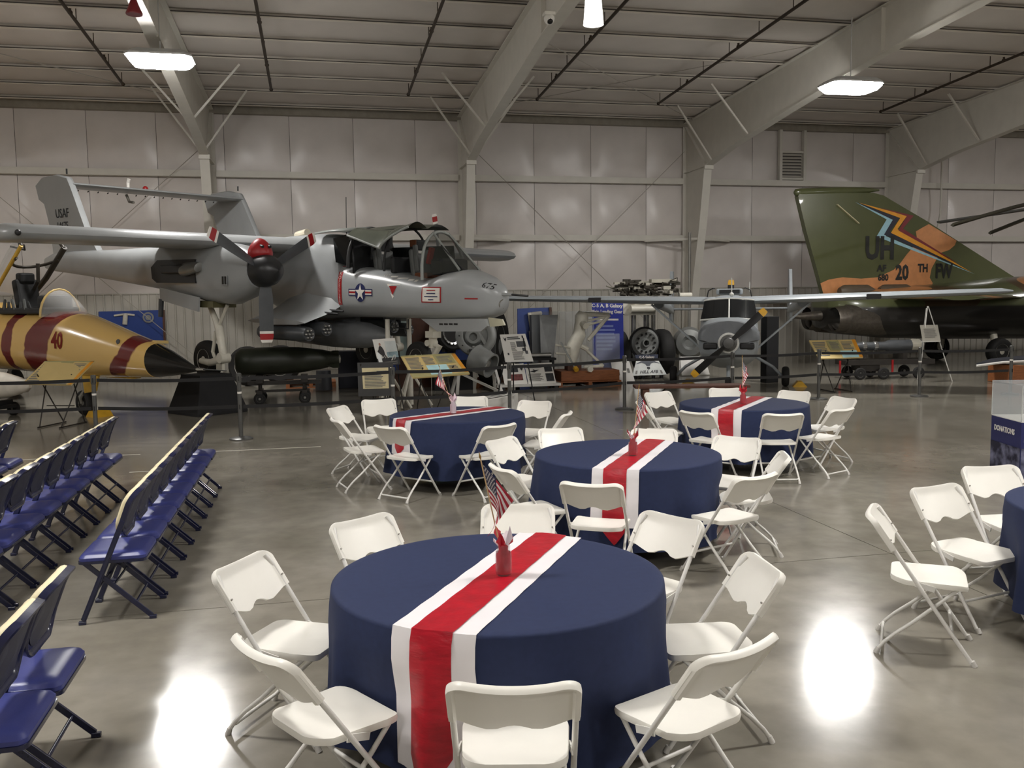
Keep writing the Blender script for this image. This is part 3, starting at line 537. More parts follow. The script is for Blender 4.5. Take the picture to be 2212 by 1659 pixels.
for s_ in (-1, 1):
    cy = s_*2.26; hull(NT, 2.4, 28, cy).build('engine_boom', gry, BR, 50)
    f_ = MB().rings([[(x, cy+o, z) if k == 1 else (x*.995-.04, cy+o, 2.95+(z-2.95)*.985) for x, z in fin_o] for k, o in ((0, -.07), (1, -.035), (1, .035), (0, .07))]).build('tail_fin', gry, BR, 40)
    MB().tube([(-7.6, cy, 4.9), (-7.6, cy, 5.02)], .02, 6).build('beacon', blk, f_)
    MB().lathe([(.30, -.12), (.30, 0), (.27, .16), (.18, .32), (.0, .42)], 24, (0, cy, 2.65), (1, 0, 0)).build('spinner', M('spinner_black', (38, 39, 41), .35), BR, 50)
    prop(BR, (.02, cy, 2.65), 1.295, ((180, 300, 60) if s_ < 0 else (-10, 110, 230)), .25, dgr, bands)
    # red intake plug
    pl = MB().rings([[(-.2+.06*j, cy+(.24-.05*max(0, math.sin(2*pi*i/20)))*k_*math.cos(2*pi*i/20), 2.96+.27*k_*math.sin(2*pi*i/20)*(1 if math.sin(2*pi*i/20) > 0 else .6)) for i in range(20)] for j, k_ in enumerate((.9, 1.0, .97, .85, .55, .05))]).build('intake_plug', rdp, BR, 50)
    for hy, hz in ((-.07, .06), (.07, .06), (0, -.05)): MB().cyl((0, cy+hy*1.1, 3.03+hz), (.075, cy+hy*1.1, 3.01+hz), .026, n=10).build('finger_hole', blk, pl)
    MB().cyl((.06, cy, 2.9), (.02, cy, 3.12), .012, n=6).build('pull_tab', wht, pl)
    # exhaust: dark heat shield and oval stub on the outboard side
    e = MB(); e.rings([[(x, cy+s_*(.43+o), z) for x, z in ((-1.55, 2.86), (-2.9, 2.86), (-3.15, 2.72), (-3.12, 2.5), (-2.95, 2.42), (-1.55, 2.42))] for o in (-.12, .02)]); sh = e.build('exhaust_shield', blk, BR)
    MB().lathe([(.15, 0), (.16, .1), (.13, .45), (.1, .6), (.07, .6)], 18, (-1.95, cy+s_*.42, 2.68), (1, s_*.12, .05), sy=.7).build('exhaust_stub', M('exhaust_steel', (138, 138, 134), .35, .6), BR, 50)
    MB().box((-2.2, cy+s_*.50, 2.68), (.9, .06, .16)).build('exhaust_fairing', blk, BR, bevel=.02)
    g = MB(); g.box((-.65, cy+s_*.405, 2.47), (.16, .012, .17)); lv = g.build('cooling_louvre', gry, BR)
    for k in range(2): MB().box((-.69+.08*k, cy+s_*.414, 2.47), (.05, .012, .14)).build('louvre_slot', blk, lv)
    # main gear
    MB().box((-1.75, cy, 2.02), (.9, .5, .12)).build('gear_bay', M('zinc_primer', (96, 92, 62), .6), BR)
    g = MB(); g.tube([(-1.85, cy, 2.05), (-1.62, cy, 1.72), (-1.5, cy, 1.55), (-1.38, cy, 1.02)], [.05, .06, .085, .075], 12); g.tube([(-1.2, cy, 2.02), (-1.5, cy, 1.62)], .035, 8); g.cyl((-1.38, cy-.1, 1.0), (-1.38, cy+.1, 1.0), .1, n=14); g.tube([(-1.4, cy-s_*.02, .98), (-1.85, cy, .88), (-2.17, cy, .9)], [.09, .07, .06], 10); g.tube([(-1.62, cy, 1.5), (-1.75, cy, 1.1), (-1.62, cy, .88)], .035, 8); g.box((-1.5, cy, .85), (.2, .06, .2)); g.build('main_gear_leg', whg, BR, 40)
    wheel(BR, (-2.19, cy-s_*.16, .91), .385, .26, 'main_wheel')
    d_ = MB().rings([[(x, cy+s_*(.36+o), z) for x, z in ((-1.57, 2.15), (-2.98, 2.33), (-2.98, 2.08), (-1.6, 1.88))] for o in (-.015, .015)]).build('gear_door', gry, BR)
    MB().tube([(-2.95, cy+s_*.36, 2.1), (-3.0, cy+s_*.36, 1.75)], .05, 6).build('blade_antenna', dgr, BR)
    # sponson, rack and rocket pod
    MB().rings([[(x, s_*y, z+o*k_) for x, o in ((.0, 0), (-.25, .6), (-1.0, 1), (-1.7, .4), (-1.85, 0), (-1.7, -.4), (-1.0, -.8), (-.25, -.5))] for y, z, k_ in ((.4, 2.05, .36), (.62, 1.95, .24), (.9, 1.83, .14), (1.4, 1.68, .07))]).build('sponson', gry, BR, 50)
    for k, (px_, y_, z_) in enumerate(((.0, 1.3, 1.47), (.0, .88, 1.55))):
        pd = MB().lathe([(.13, -1.5), (.145, -1.4), (.145, -.1), (.13, 0), (.10, -.02)], 18, (px_, s_*y_, z_), (1, 0, 0)).build('rocket_pod', dgr, BR, 50)
        for a in range(7):
            q = (0, 0) if a == 6 else (.075*math.cos(a*pi/3), .075*math.sin(a*pi/3)); MB().lathe([(.028, -.03), (.03, .01), (.02, .03), (.005, .045)], 10, (px_, s_*y_+q[0], z_+q[1]), (1, 0, 0)).build('rocket_nose', M('bright_steel', (170, 170, 168), .25, .8), pd, 50)
        MB().box((-.7, s_*y_, z_+.18), (.8, .08, .12)).build('pod_rack', blk, BR)
    for k in range(2): MB().cyl((-.3, s_*(.72+.12*k), 1.92-.05*k), (.3, s_*(.72+.12*k), 1.9-.05*k), .03, .02, 8).build('gun_barrel', blk, BR)
MB().rings([[(xl-a, y, z+h) for a, h in airfoil(1.15, .12)] for y, xl, z in ((-2.24, -7.32, 4.66), (0, -7.32, 4.66), (2.24, -7.32, 4.66))]).build('tailplane', gry, BR, 50)
g = MB()
for k in range(18): g.cyl((-8.46, -2.1+k*.245, 4.64), (-8.5, -2.1+k*.245, 4.62), .014, n=5)
g.build('static_wicks', blk, BR)['kind'] = 'stuff'
MB().ball((-7.9, -.2, 4.76), .07, 10, 6).build('red_beacon', rdp, BR, 50); MB().tube([(-7.7, -.75, 4.72), (-7.7, -.75, 4.85), (-7.65, -.75, 4.93)], .04, 8).build('tail_light', wht, BR); MB().tube([(-8.1, -.6, 4.6), (-8.05, -.55, 4.42), (-7.9, -.52, 4.4)], .035, 8).build('vent_tube', M('pale_steel', (170, 166, 158), .4, .5), BR)
MB().ball((-1.0, -6.02, 3.17), .05, 8, 6).build('wing_tip_light', blk, BR); MB().tube([(-.44, 0, 3.42), (-.44, 0, 4.15)], .008, 5).build('whip_antenna', blk, BR); MB().cyl((-2.3, .2, 3.45), (-1.95, .2, 3.5), .09, n=12).build('air_scoop', M('cream_scoop', (196, 188, 168), .5), BR)
MB().cyl((3.7, -.06, 2.26), (3.95, -.06, 2.26), .03, .025, 10).build('nose_probe', gry, BR); MB().cyl((3.93, -.06, 2.26), (4.3, -.06, 2.24), .018, n=8).build('nose_gun_tube', blk, BR)
MB().lathe([(.02, -.02), (.085, 0), (.09, .03), (.07, .03), (.03, -.0)], 16, (3.71, -.05, 2.1), (.95, -.1, -.2)).build('landing_light', M('chrome_lamp', (190, 190, 186), .15, .9), BR, 50)
# canopy and cockpit
fr = M('canopy_frame_grey', (140, 144, 140), .4); dk = M('dark_cockpit', (30, 31, 32), .7); br_ = M('brown_cushion', (110, 64, 38), .7); sg = M('seat_grey', (88, 90, 88), .55)
def arch(x, hw, z0, z1, r, mat, nm, lean=0):
    pts = [(x+lean*(1-math.sin(pi*i/16))*0+lean*math.sin(pi*i/16), -hw*math.cos(pi*i/16)*(1.0), z0+(z1-z0)*math.sin(pi*i/16)**.75) for i in range(17)]; return MB().tube(pts, r, 8).build(nm, mat, BR, 50)
arch(2.28, .555, 2.5, 3.38, .03, fr, 'windscreen_arch', -.08); arch(.32, .6, 2.72, 3.5, .04, blk, 'rear_arch'); arch(1.3, .57, 2.66, 3.5, .022, dk, 'middle_arch')
wq = [(2.2, .2, 3.36), (2.2, -.2, 3.36), (2.92, -.27, 2.68), (2.92, .27, 2.68)]
MB().add(wq, [(0, 1, 2, 3)]).build('windscreen', tint, BR)
for a, b in ((wq[1], wq[2]), (wq[0], wq[3])): MB().tube([a, b], .022, 6).build('windscreen_post', fr, BR)
for s_ in (-1, 1):
    MB().add([(2.26, s_*.55, 2.53), (2.24, s_*.53, 2.9), (2.2, s_*.42, 3.2), (2.2, s_*.2, 3.36), (2.92, s_*.27, 2.68), (2.6, s_*.42, 2.62)], [(0, 1, 2, 3, 4, 5)]).build('side_window', tint, BR)
MB().tube([(2.5, -.3, 3.12), (2.78, -.22, 2.83), (2.95, -.18, 2.68)], .014, 6).build('wiper', blk, BR)
# roof glass and starboard doors hinged open
rg_ = lambda u, v: (.3+1.85*u, -.28+.56*v, 3.42+.09*math.sin(pi*v)+.03*math.sin(pi*u))
MB().grid(rg_, 10, 6).build('roof_panel', M('olive_tinted_roof', (84, 88, 78), .2, var=.15, sc=3), BR, 60)
def edge(u):
    x = .45+1.65*u; z = 3.33-.26*min(1, u/.55) if u < .55 else 3.07+.36*((u-.55)/.45)**.6
    return x, z
def door(u, v):
    x, z = edge(u); return (x+.04*v, -.26-.5*v, 3.44*(1-v)+z*v+.1*math.sin(pi*v))
MB().grid(door, 18, 8).build('canopy_door', M('olive_tinted_roof'), BR, 60)
MB().tube([door(i/24, 1) for i in range(25)], .022, 6).build('door_rim', fr, BR, 50)
MB().add([(.25, -.585, 2.78), (-.05, -.6, 2.84), (-.12, -.6, 3.3), (.24, -.5, 3.38)], [(0, 1, 2, 3)]).build('rear_quarter_window', M('black_gloss', (18, 19, 20), .12), BR)
MB().rings([[(x, y*.62, 3.40+.09*(1-(y)**2)+o) for y in (-1, -.6, -.2, .2, .6, 1)] for x, o in ((.35, .02), (-.2, .03), (-.75, .0))], False, False).build('rear_fairing', fr, BR, 60, solid=.03)
MB().box((.35, 0, 3.0), (.05, 1.0, .75)).build('rear_bulkhead', dk, BR)
MB().rings([[(x, .5+.06*math.sin(z*3), z) for z in (2.55, 2.75, 2.95, 3.15)] for x in (.35, 2.05)], False, False).build('far_side_glass', dk, BR, solid=.01)
for x in (.75, 1.75):
    st = MB().box((x-.08, 0, 2.78), (.14, .46, .6), Matrix.Rotation(-.15, 3, 'Y')).build('ejection_seat', sg, BR, bevel=.05)
    MB().box((x-.14, 0, 3.14), (.2, .28, .22)).build('headrest', dk, st, bevel=.04); MB().box((x-.12, -.15, 3.18), (.16, .012, .12)).build('brown_pad', br_, st); MB().box((x-.03, -.1, 3.02), (.03, .16, .05)).build('white_tag', wht, st)
    MB().box((x+.12, 0, 2.56), (.4, .44, .16)).build('seat_cushion', br_ if x > 1 else sg, st, bevel=.03)
    for yy in (-.16, .16): MB().cyl((x, yy, 2.82), (x+.012, yy, 2.82), .028, n=10).build('harness_eye', blk, st)
    MB().box((x+.02, -.2, 2.9), (.1, .06, .5), Matrix.Rotation(-.15, 3, 'Y')).build('side_bolster', sg, st, bevel=.02)
MB().tube([(1.18+.11*math.cos(a*pi/8), -.12, 2.8+.11*math.sin(a*pi/8)) for a in range(17)], .014, 6).build('control_wheel', dk, BR); MB().box((1.32, 0, 2.78), (.1, .8, .3)).build('instrument_panel', dk, BR, bevel=.03); MB().box((2.42, 0, 2.74), (.3, .7, .3)).build('instrument_panel', dk, BR, bevel=.05)
MB().box((1.95, -.02, 2.95), (.06, .1, .3), Matrix.Rotation(.3, 3, 'Y')).build('red_cover', rdp, BR)
# markings on the starboard side
def ons(x, z, l=.006): return (x, side_y(HT, x, z, 3.2)-l, z)
xs_ = V((1, 0, 0)); zs_ = V((0, 0, 1))
def strip(x0, z0, x1, z1, mat, nm, par=BR, lift=.006): return MB().grid(lambda u, v: ons(x0+(x1-x0)*u, z0+(z1-z0)*v, lift), 4, 6).build(nm, mat, par)
rdstrip = strip(-.02, 2.02, .09, 2.77, rdp, 'propeller_warning')
for i, ch in enumerate('PROPELLER'): text(ch, .1, wht, rdstrip, frame((0.035, 0, 2.70-.078*i), xs_, zs_), extr=.001, fn=lambda c: V(ons(c.x, c.z, .009+c.y*.0)))
cx_, cz_ = .64, 2.26; dc = MB()
ib_ = decal_poly([(cx_+.155*math.cos(2*pi*i/40), cz_+.175*math.sin(2*pi*i/40)) for i in range(40)], lambda x, z: ons(x, z, .007), insb, BR, 'star_insignia')
for (a0, b0, a1, b1, m_, l) in ((-.34, -.06, .34, .07, insb, .006), (-.32, -.04, -.14, .05, wht, .008), (.14, -.04, .32, .05, wht, .008), (-.32, -.012, -.14, .022, rdp, .010), (.14, -.012, .32, .022, rdp, .010)):
    MB().grid(lambda u, v: ons(cx_+a0+(a1-a0)*u, cz_+b0+(b1-b0)*v, l), 6, 3).build('insignia_bar', m_, ib_)
sp = [(cx_+(.145 if i % 2 == 0 else .06)*math.sin(pi*i/5), cz_+(.165 if i % 2 == 0 else .066)*math.cos(pi*i/5)) for i in range(10)]
MB().add([ons(cx_, cz_, .012)]+[ons(x, z, .012) for x, z in sp], [(0, i+1, (i+1) % 10+1) for i in range(10)]).build('star', wht, ib_)
tr_ = decal_poly([(1.36, 2.43), (1.70, 2.43), (1.53, 2.16)], lambda x, z: ons(x, z, .006), wht, BR, 'warning_triangle'); decal_poly([(1.43, 2.39), (1.63, 2.39), (1.53, 2.23)], lambda x, z: ons(x, z, .009), rdp, tr_, 'red_triangle')
pl_ = strip(2.26, 2.10, 2.70, 2.38, rdp, 'danger_placard'); strip(2.285, 2.12, 2.675, 2.36, wht, 'placard_field', pl_, .01)
for i, (w_, m_) in enumerate(((.2, rdp), (.2, insb), (.3, insb), (.12, insb))): strip(2.48-w_/2, 2.31-.055*i, 2.48+w_/2, 2.327-.055*i, m_, 'faded_line', pl_, .013)
strip(3.18, 2.17, 3.42, 2.195, rdp, 'red_stencil'); text('CAPT', .06, wht, BR, frame((1.26, 0, 2.585), (1, 0, -.12), zs_), 'crew_name', .001, fn=lambda c: V(ons(c.x, c.z, .008)))
for x0_, x1_ in ((1.37, 1.52), (1.55, 1.78), (1.83, 1.94), (1.98, 2.04)): strip(x0_, 2.615-.13*(x0_-1.1)-.03, x1_, 2.615-.13*(x1_-1.1)+.015, wht, 'faded_line', BR, .008)
text('675', .13, blk, BR, frame((3.56, 0, 2.40), (1, 0, -.25), (0, 0, 1)), 'nose_number', .001, fn=lambda c: V(ons(c.x, c.z, .01)))
for s, z, h in (('USAF', 4.0, .3), ('14675', 3.72, .24)): text(s, h, M('black_lettering', (36, 38, 40), .6), BR, frame((-7.75, -2.343, z), (1, 0, 0), (-.1, 0, 1)), 'fin_lettering', .002)
# belly: nose gear, doors, centre tank
MB().rings([[(x, y*1, z) for x, z in ((1.98, 1.8), (2.4, 1.58), (3.45, 1.62), (3.6, 1.72), (3.55, 1.84))] for y in (-.3, -.24)]).build('nose_gear_door', gry, BR); 
for k in range(4): MB().box((2.5+.12*k, -.303, 1.715+.004*k), (.09, .006, .03)).build('faded_line', blk, BR)
MB().rings([[(x, y, z) for x, z in ((3.55, 1.86), (3.86, 1.84), (3.92, 1.74), (3.6, 1.7))] for y in (-.22, -.18)]).build('door_flap', M('cream_door', (192, 188, 164), .5), BR)
g = MB(); g.tube([(2.05, 0, 1.85), (2.0, 0, 1.5), (1.98, 0, 1.25)], [.09, .085, .07], 12); g.tube([(1.98, 0, 1.32), (2.16, 0, 1.28), (2.0, 0, 1.08), (1.66, 0, 1.02)], [.05, .06, .055, .05], 10); g.box((2.0, 0, 1.5), (.2, .22, .12)); g.cyl((1.95, -.12, 1.34), (1.95, .12, 1.34), .06, n=10); g.build('nose_gear_leg', whg, BR, 40)
wheel(BR, (1.62, 0, 1.05), .3, .2, 'nose_wheel')
MB().tube([(1.3, -.3, 1.8), (1.3, -.3, 1.62), (1.65, -.3, 1.6), (1.65, -.3, 1.78)], .012, 6).build('step_rail', blk, BR)
MB().lathe([(.0, -3.0), (.12, -2.7), (.24, -1.8), (.28, -.8), (.28, -.2), (.25, .3), (.16, .7), (.05, .9), (0, .93)], 24, (0, -.1, 1.42), (1, 0, 0)).build('centre_tank', M('tank_grey', (104, 106, 108), .4), BR, 50)
MB().box((-.6, -.1, 1.73), (1.2, .12, .14)).build('tank_pylon', dgr, BR)
# the jacks that carry it clear of its wheels
jm = M('white_jack_post', (206, 202, 190), .5)
def jack(bx_, by_, zt, lb):
    w_ = BR.matrix_basis @ V((bx_, by_, 0)); t = thing('jack_stand', lb, 'jack stand', (w_.x, w_.y, 0)); MB().tube([(0, 0, .05), (0, 0, zt*.55)], .06, 12).build('post', jm, t); MB().tube([(0, 0, zt*.5), (0, 0, zt)], .045, 12).build('ram', jm, t)
    for a in (0, 120, 240): MB().tube([(0, 0, .75), (.42*math.cos(R(a)), .42*math.sin(R(a)), .02)], .025, 8).build('leg', jm, t)
for a, lb in ((-.28, 'white jack post under the grey airplane belly beside the photo poster'), (.28, 'white jack post under the far side of the grey airplane belly')): jack(1.1, a, 1.735, lb)
# ================================================================== yellow and maroon striped jet
def camo(name, base, bands, rough=.22, coat=.5):   # bands in object space: list of (expr x-centre, half width, curve) painted over the base colour
    m = bpy.data.materials.new(name); m.use_nodes = True; nt = m.node_tree; N = nt.nodes; L = nt.links; b = N['Principled BSDF']
    tc = N.new('ShaderNodeTexCoord'); sp = N.new('ShaderNodeSeparateXYZ'); L.new(tc.outputs['Object'], sp.inputs[0])
    def mth(op, a, c=None):
        n = N.new('ShaderNodeMath'); n.operation = op
        for i, q in enumerate((a, c)):
            if q is None: continue
            if isinstance(q, (int, float)): n.inputs[i].default_value = q
            else: L.new(q, n.inputs[i])
        return n.outputs[0]
    nz = N.new('ShaderNodeTexNoise'); nz.inputs['Scale'].default_value = 2.2; L.new(tc.outputs['Object'], nz.inputs['Vector'])
    col = N.new('ShaderNodeRGB'); col.outputs[0].default_value = lin(base)+(1,); cur = col.outputs[0]
    for cx, hw, slope, bend, zc, c2 in bands:
        dz = mth('SUBTRACT', sp.outputs[2], zc); s = mth('SUBTRACT', mth('ADD', sp.outputs[0], mth('MULTIPLY', dz, slope)), cx); s = mth('ADD', s, mth('MULTIPLY', mth('MULTIPLY', dz, dz), bend)); s = mth('ADD', s, mth('MULTIPLY', mth('SUBTRACT', nz.outputs[0], .5), .35))
        k = mth('DIVIDE', mth('SUBTRACT', hw, mth('ABSOLUTE', s)), .03); k = mth('MAXIMUM', mth('MINIMUM', k, 1.), 0.)
        mx = N.new('ShaderNodeMixRGB'); L.new(k, mx.inputs[0]); L.new(cur, mx.inputs[1]); mx.inputs[2].default_value = lin(c2)+(1,); cur = mx.outputs[0]
    L.new(cur, b.inputs['Base Color']); b.inputs['Roughness'].default_value = rough; b.inputs['Coat Weight'].default_value = coat; return m
mar = (104, 30, 30); tan = (216, 178, 106)
f5m = camo('tan_and_maroon_paint', tan, [(-1.6, .2, -.7, .3, 1.1, mar), (-3.98, .38, -.35, -.55, 1.25, mar), (-4.95, .16, -.1, -.3, 1.3, mar), (-6.0, .35, .1, .5, 1.3, mar), (-7.2, .4, .2, .5, 1.3, mar)])
F5 = thing('fighter_jet', 'tan and maroon striped jet fighter with black nose cone and number 40', 'airplane', (-1.97, 15.98, 0), R(-44.4))
FT = [(-1.05, .795, 1.39, .275), (-1.16, .79, 1.42, .29), (-1.7, .77, 1.55, .36), (-2.4, .75, 1.74, .42), (-3.0, .74, 1.9, .46), (-3.4, .74, 1.97, .48), (-3.7, .75, 1.96, .49), (-5.4, .8, 1.98, .52), (-5.8, .8, 2.15, .53), (-7, .82, 2.2, .62), (-9.5, .85, 2.2, .66), (-11.5, .95, 2.1, .6), (-13.4, 1.1, 1.9, .5)]
hull(FT, 2.3, 32, 0, .1).build('fuselage', f5m, F5, 60)
hull([(-1.05, .797, 1.385, .272), (-.7, .825, 1.27, .2), (-.35, .875, 1.13, .115), (-.05, .92, 1.01, .035), (0, .94, .99, .02)], 2.1, 28).build('radome', M('gloss_black_radome', (14, 14, 15), .15, coat=.6), F5, 60)
MB().tube([(-.02, 0, .965), (.16, 0, .968)], [.028, .02], 10).build('probe_collar', M('chrome_lamp'), F5); MB().tube([(.14, 0, .967), (.72, 0, .96)], [.014, .006], 8).build('pitot_probe', blk, F5)
text('40', .42, M('red_number', (158, 44, 26), .4), F5, frame((-3.28, 0, 1.42), (1, 0, -.05), zs_), 'number', .001, sx=.78, bold=.03, fn=lambda c: V((c.x, side_y(FT, c.x, c.z, 2.3)-.01, c.z)))
MB().lathe([(.0, -.02), (.05, 0), (.05, .01), (0, .012)], 14, (-1.72, side_y(FT, -1.72, 1.42, 2.3), 1.42), (0, -1, .3)).build('gas_vent', blk, F5); MB().box((-.95, 0, 1.415), (.42, .015, .05)).build('nose_blade', M('tan_fairing', (206, 178, 112), .4), F5)
MB().box((-2.05, 0, .78), (.8, .16, .06)).build('nose_gear_bay', M('yellow_door', (212, 168, 58), .5), F5)
# windscreen, cockpit, raised canopy
clr = bpy.data.materials.new('clear_canopy'); clr.use_nodes = True; b = clr.node_tree.nodes['Principled BSDF']; b.inputs['Base Color'].default_value = (.75, .75, .73, 1); b.inputs['Roughness'].default_value = .05; b.inputs['Alpha'].default_value = .3; b.inputs['Specular IOR Level'].default_value = .7
MB().rings([[(x, hw*math.cos(pi*i/12), 1.86+h*math.sin(pi*i/12)) for i in range(13)] for x, hw, h in ((-3.02, .05, .05), (-3.3, .2, .2), (-3.6, .33, .38), (-3.9, .4, .52))], False, False).build('windscreen', clr, F5, 60)
MB().tube([(-3.9, .4*math.cos(pi*i/12), 1.86+.52*math.sin(pi*i/12)) for i in range(13)], .022, 8).build('windscreen_bow', M('tan_fairing'), F5, 50)
MB().box((-4.65, 0, 1.98), (1.6, .72, .12)).build('cockpit_sill', dk, F5, bevel=.03); MB().box((-4.05, 0, 2.12), (.25, .6, .3)).build('instrument_hood', dk, F5, bevel=.06)
st = MB().box((-5.0, 0, 2.25), (.2, .44, .7), Matrix.Rotation(-.2, 3, 'Y')).build('ejection_seat', dk, F5, bevel=.05); MB().box((-5.02, 0, 2.62), (.2, .3, .2)).build('headrest', dk, st, bevel=.04)
for k in range(7): MB().tube([(-4.3-.18*k, -.34, 2.0), (-4.35-.18*k, -.36+.03*(k % 3), 2.14+.05*(k % 2)), (-4.42-.18*k, -.3, 2.03)], .025, 6).build('cockpit_fitting', (dk, sg)[k % 2], F5)
cr_ = Matrix.Rotation(R(-38), 4, 'Y'); hp = V((-5.75, 0, 2.1))
def cv(p): return hp + (cr_ @ V((p[0], p[1], p[2])))
MB().rings([[cv((x, hw*math.cos(pi*i/12), h*math.sin(pi*i/12))) for i in range(13)] for x, hw, h in ((.0, .36, .35), (.6, .42, .5), (1.2, .43, .55), (1.75, .42, .54))], False, False).build('canopy_glass', clr, F5, 60)
cf = MB().tube([cv((1.78, .42*math.cos(pi*i/12), .54*math.sin(pi*i/12))) for i in range(13)], .04, 8).build('canopy_bow', M('dark_bow', (52, 46, 38), .5), F5, 50)
for s_ in (-1, 1): MB().tube([cv((0, s_*.37, 0)), cv((.9, s_*.43, -.03)), cv((1.8, s_*.43, 0))], (.035, .055)[s_ > 0], 8).build('canopy_rail', (M('yellow_door'), M('dark_bow'))[s_ > 0], F5, 50)
MB().tube([cv((1.5-.5*math.sin(pi*i/10), -.42*math.cos(pi*i/10), -.05+.2*math.sin(pi*i/10))) for i in range(11)], .03, 8).build('canopy_hoop', M('dark_bow'), F5, 50)
MB().tube([cv((1.2, -.2, .5)), cv((1.4, -.1, .25)), cv((1.7, -.3, .1))], .02, 6).build('canopy_strut', dk, F5)
MB().tube([(-5.3, .15, 2.1), (-4.75, .1, 2.55), cv((1.3, .1, .0))], .035, 8).build('canopy_actuator', M('dark_bow'), F5)
g = MB(); g.tube([(-3.2, 0, .8), (-3.2, 0, .45)], .07, 10); g.tube([(-3.2, .0, .5), (-3.25, -.1, .35), (-3.25, -.1, .23)], .04, 8); g.tube([(-3.0, 0, .8), (-3.18, 0, .5)], .03, 8); g.build('nose_gear_leg', M('gear_grey', (140, 138, 130), .5), F5, 40); wheel(F5, (-3.25, 0, .24), .24, .16, 'nose_wheel', M('gear_grey'))
MB().rings([[(x, y, z) for x, z in ((-2.5, .78), (-3.0, .78), (-2.95, .45), (-2.6, .5))] for y in (-.2, -.17)]).build('gear_door', M('yellow_door'), F5)
for s_ in (-1, 1):
    wing([(s_*.55, -6.3, 1.25, 3.2, .2), (s_*3.9, -8.0, 1.2, 1.0, .07)]).build('wing', f5m, F5, 50); wing([(s_*.5, -11.2, 1.3, 1.8, .1), (s_*2.1, -12.2, 1.15, .8, .05)]).build('tailplane', f5m, F5, 50)
    hull([(-5.6, 1.15, 2.0, .16), (-6.2, 1.05, 2.05, .24), (-8, 1.0, 2.05, .2)], 3, 20, s_*.62).build('air_intake', f5m, F5, 50)
    MB().tube([(-8.8, s_*1.6, 1.2), (-8.8, s_*1.7, .3)], .06, 10).build('main_gear_leg', M('gear_grey'), F5); wheel(F5, (-8.8, s_*1.75, .3), .3, .2, 'main_wheel', M('gear_grey'))
MB().prism([(-9.9, 2.15), (-11.4, 3.8), (-12.5, 3.8), (-12.7, 2.0)], -.06, .06, 'y').build('tail_fin', f5m, F5)
# yellow wheel chock, white drop tank on its dolly
yc = M('yellow_chock', (214, 166, 44), .5)
def chock(x, y, rz, lb): tag(MB().prism([(-.16, 0), (.16, 0), (.05, .12), (-.05, .12)], -.18, .18, 'y').build('wheel_chock', yc, None, loc=(x, y, 0), rot=(0, 0, rz)), lb, 'wheel chock')
p = F5.matrix_basis @ V((-2.83, 0, 0)); chock(p.x, p.y, R(-44), 'yellow chock at the nose wheel of the striped jet')
q = fl(30, 905); t = thing('drop_tank', 'white teardrop drop tank resting on a low dolly below the striped jet', 'fuel tank', (q.x-.95, q.y+.75, 0), R(-30)); wtk = M('white_tank', (208, 202, 190), .35)
MB().lathe([(0, -2.2), (.12, -2.0), (.27, -1.2), (.3, -.4), (.29, .3), (.24, .85), (.16, 1.2), (.14, 1.22), (.12, 1.35), (.04, 1.45)], 24, (0, 0, .6), (1, 0, 0)).build('tank_body', wtk, t, 40); MB().tube([(.2, 0, .88), (.2, 0, .94), (.3, 0, .94), (.3, 0, .88)], .015).build('lug', blk, t)
q2 = thing('tank_dolly', 'low dark wheeled dolly under the white drop tank', 'dolly', t.location, R(-30)); MB().box((-.2, 0, .2), (2.2, .4, .06)).build('bed', blk, q2)
for x in (-1.0, .7):
    MB().box((x, 0, .25), (.1, .5, .12)).build('cradle', blk, q2)
    for y in (-.3, .3): wheel(q2, (x, y, .13), .13, .1, 'wheel', M('gear_grey'))
# ================================================================== high-wing push-pull airplane
O2 = thing('high_wing_airplane', 'grey high-wing airplane facing the tables with yellow-tipped black propellers', 'airplane', (8.1, 16.75, 0), R(-116))
og = M('pale_grey_airplane', (150, 156, 160), .35, var=.05); of = M('mid_grey_cowl', (104, 108, 112), .4); dglass = M('dark_windscreen', (24, 26, 28), .08)
OT = [(-.12, .95, 1.45, .42), (-.25, .82, 1.55, .54), (-.6, .7, 1.6, .6), (-1.2, .6, 1.66, .62), (-1.5, .55, 1.85, .62), (-2.0, .5, 2.06, .61), (-2.6, .5, 2.12, .6), (-4.0, .6, 2.1, .56), (-4.7, .85, 1.95, .5), (-5.2, 1.2, 1.75, .3)]
hull(OT, 3.0, 36).build('fuselage', og, O2, 55)
cw = MB().rings([[(x, y*hw, z) for y, z in ((-1, 1.2), (-.97, 1.36), (-.8, 1.5), (-.4, 1.57), (0, 1.59), (.4, 1.57), (.8, 1.5), (.97, 1.36), (1, 1.2), (.75, 1.16), (0, 1.14), (-.75, 1.16))] for x, hw in ((-.07, .5), (-.16, .6), (-.5, .63))]).build('cowl_panel', of, O2, 50)
ws_ = lambda u, v: (-1.02-.62*v-.25*(2*abs(u-.5))**2*(1-.3*v), (u-.5)*2*(.6-.07*v), 1.62+.42*v-.04*(2*abs(u-.5))**2)
MB().grid(ws_, 16, 8).build('windscreen', dglass, O2, 60); MB().tube([ws_(.5, i/6) for i in range(7)], .018, 6).build('centre_post', M('pale_frame', (206, 206, 200), .4), O2)
for v_ in (0, 1): MB().tube([ws_(i/16, v_) for i in range(17)], .02, 6).build('windscreen_rim', M('pale_frame'), O2)
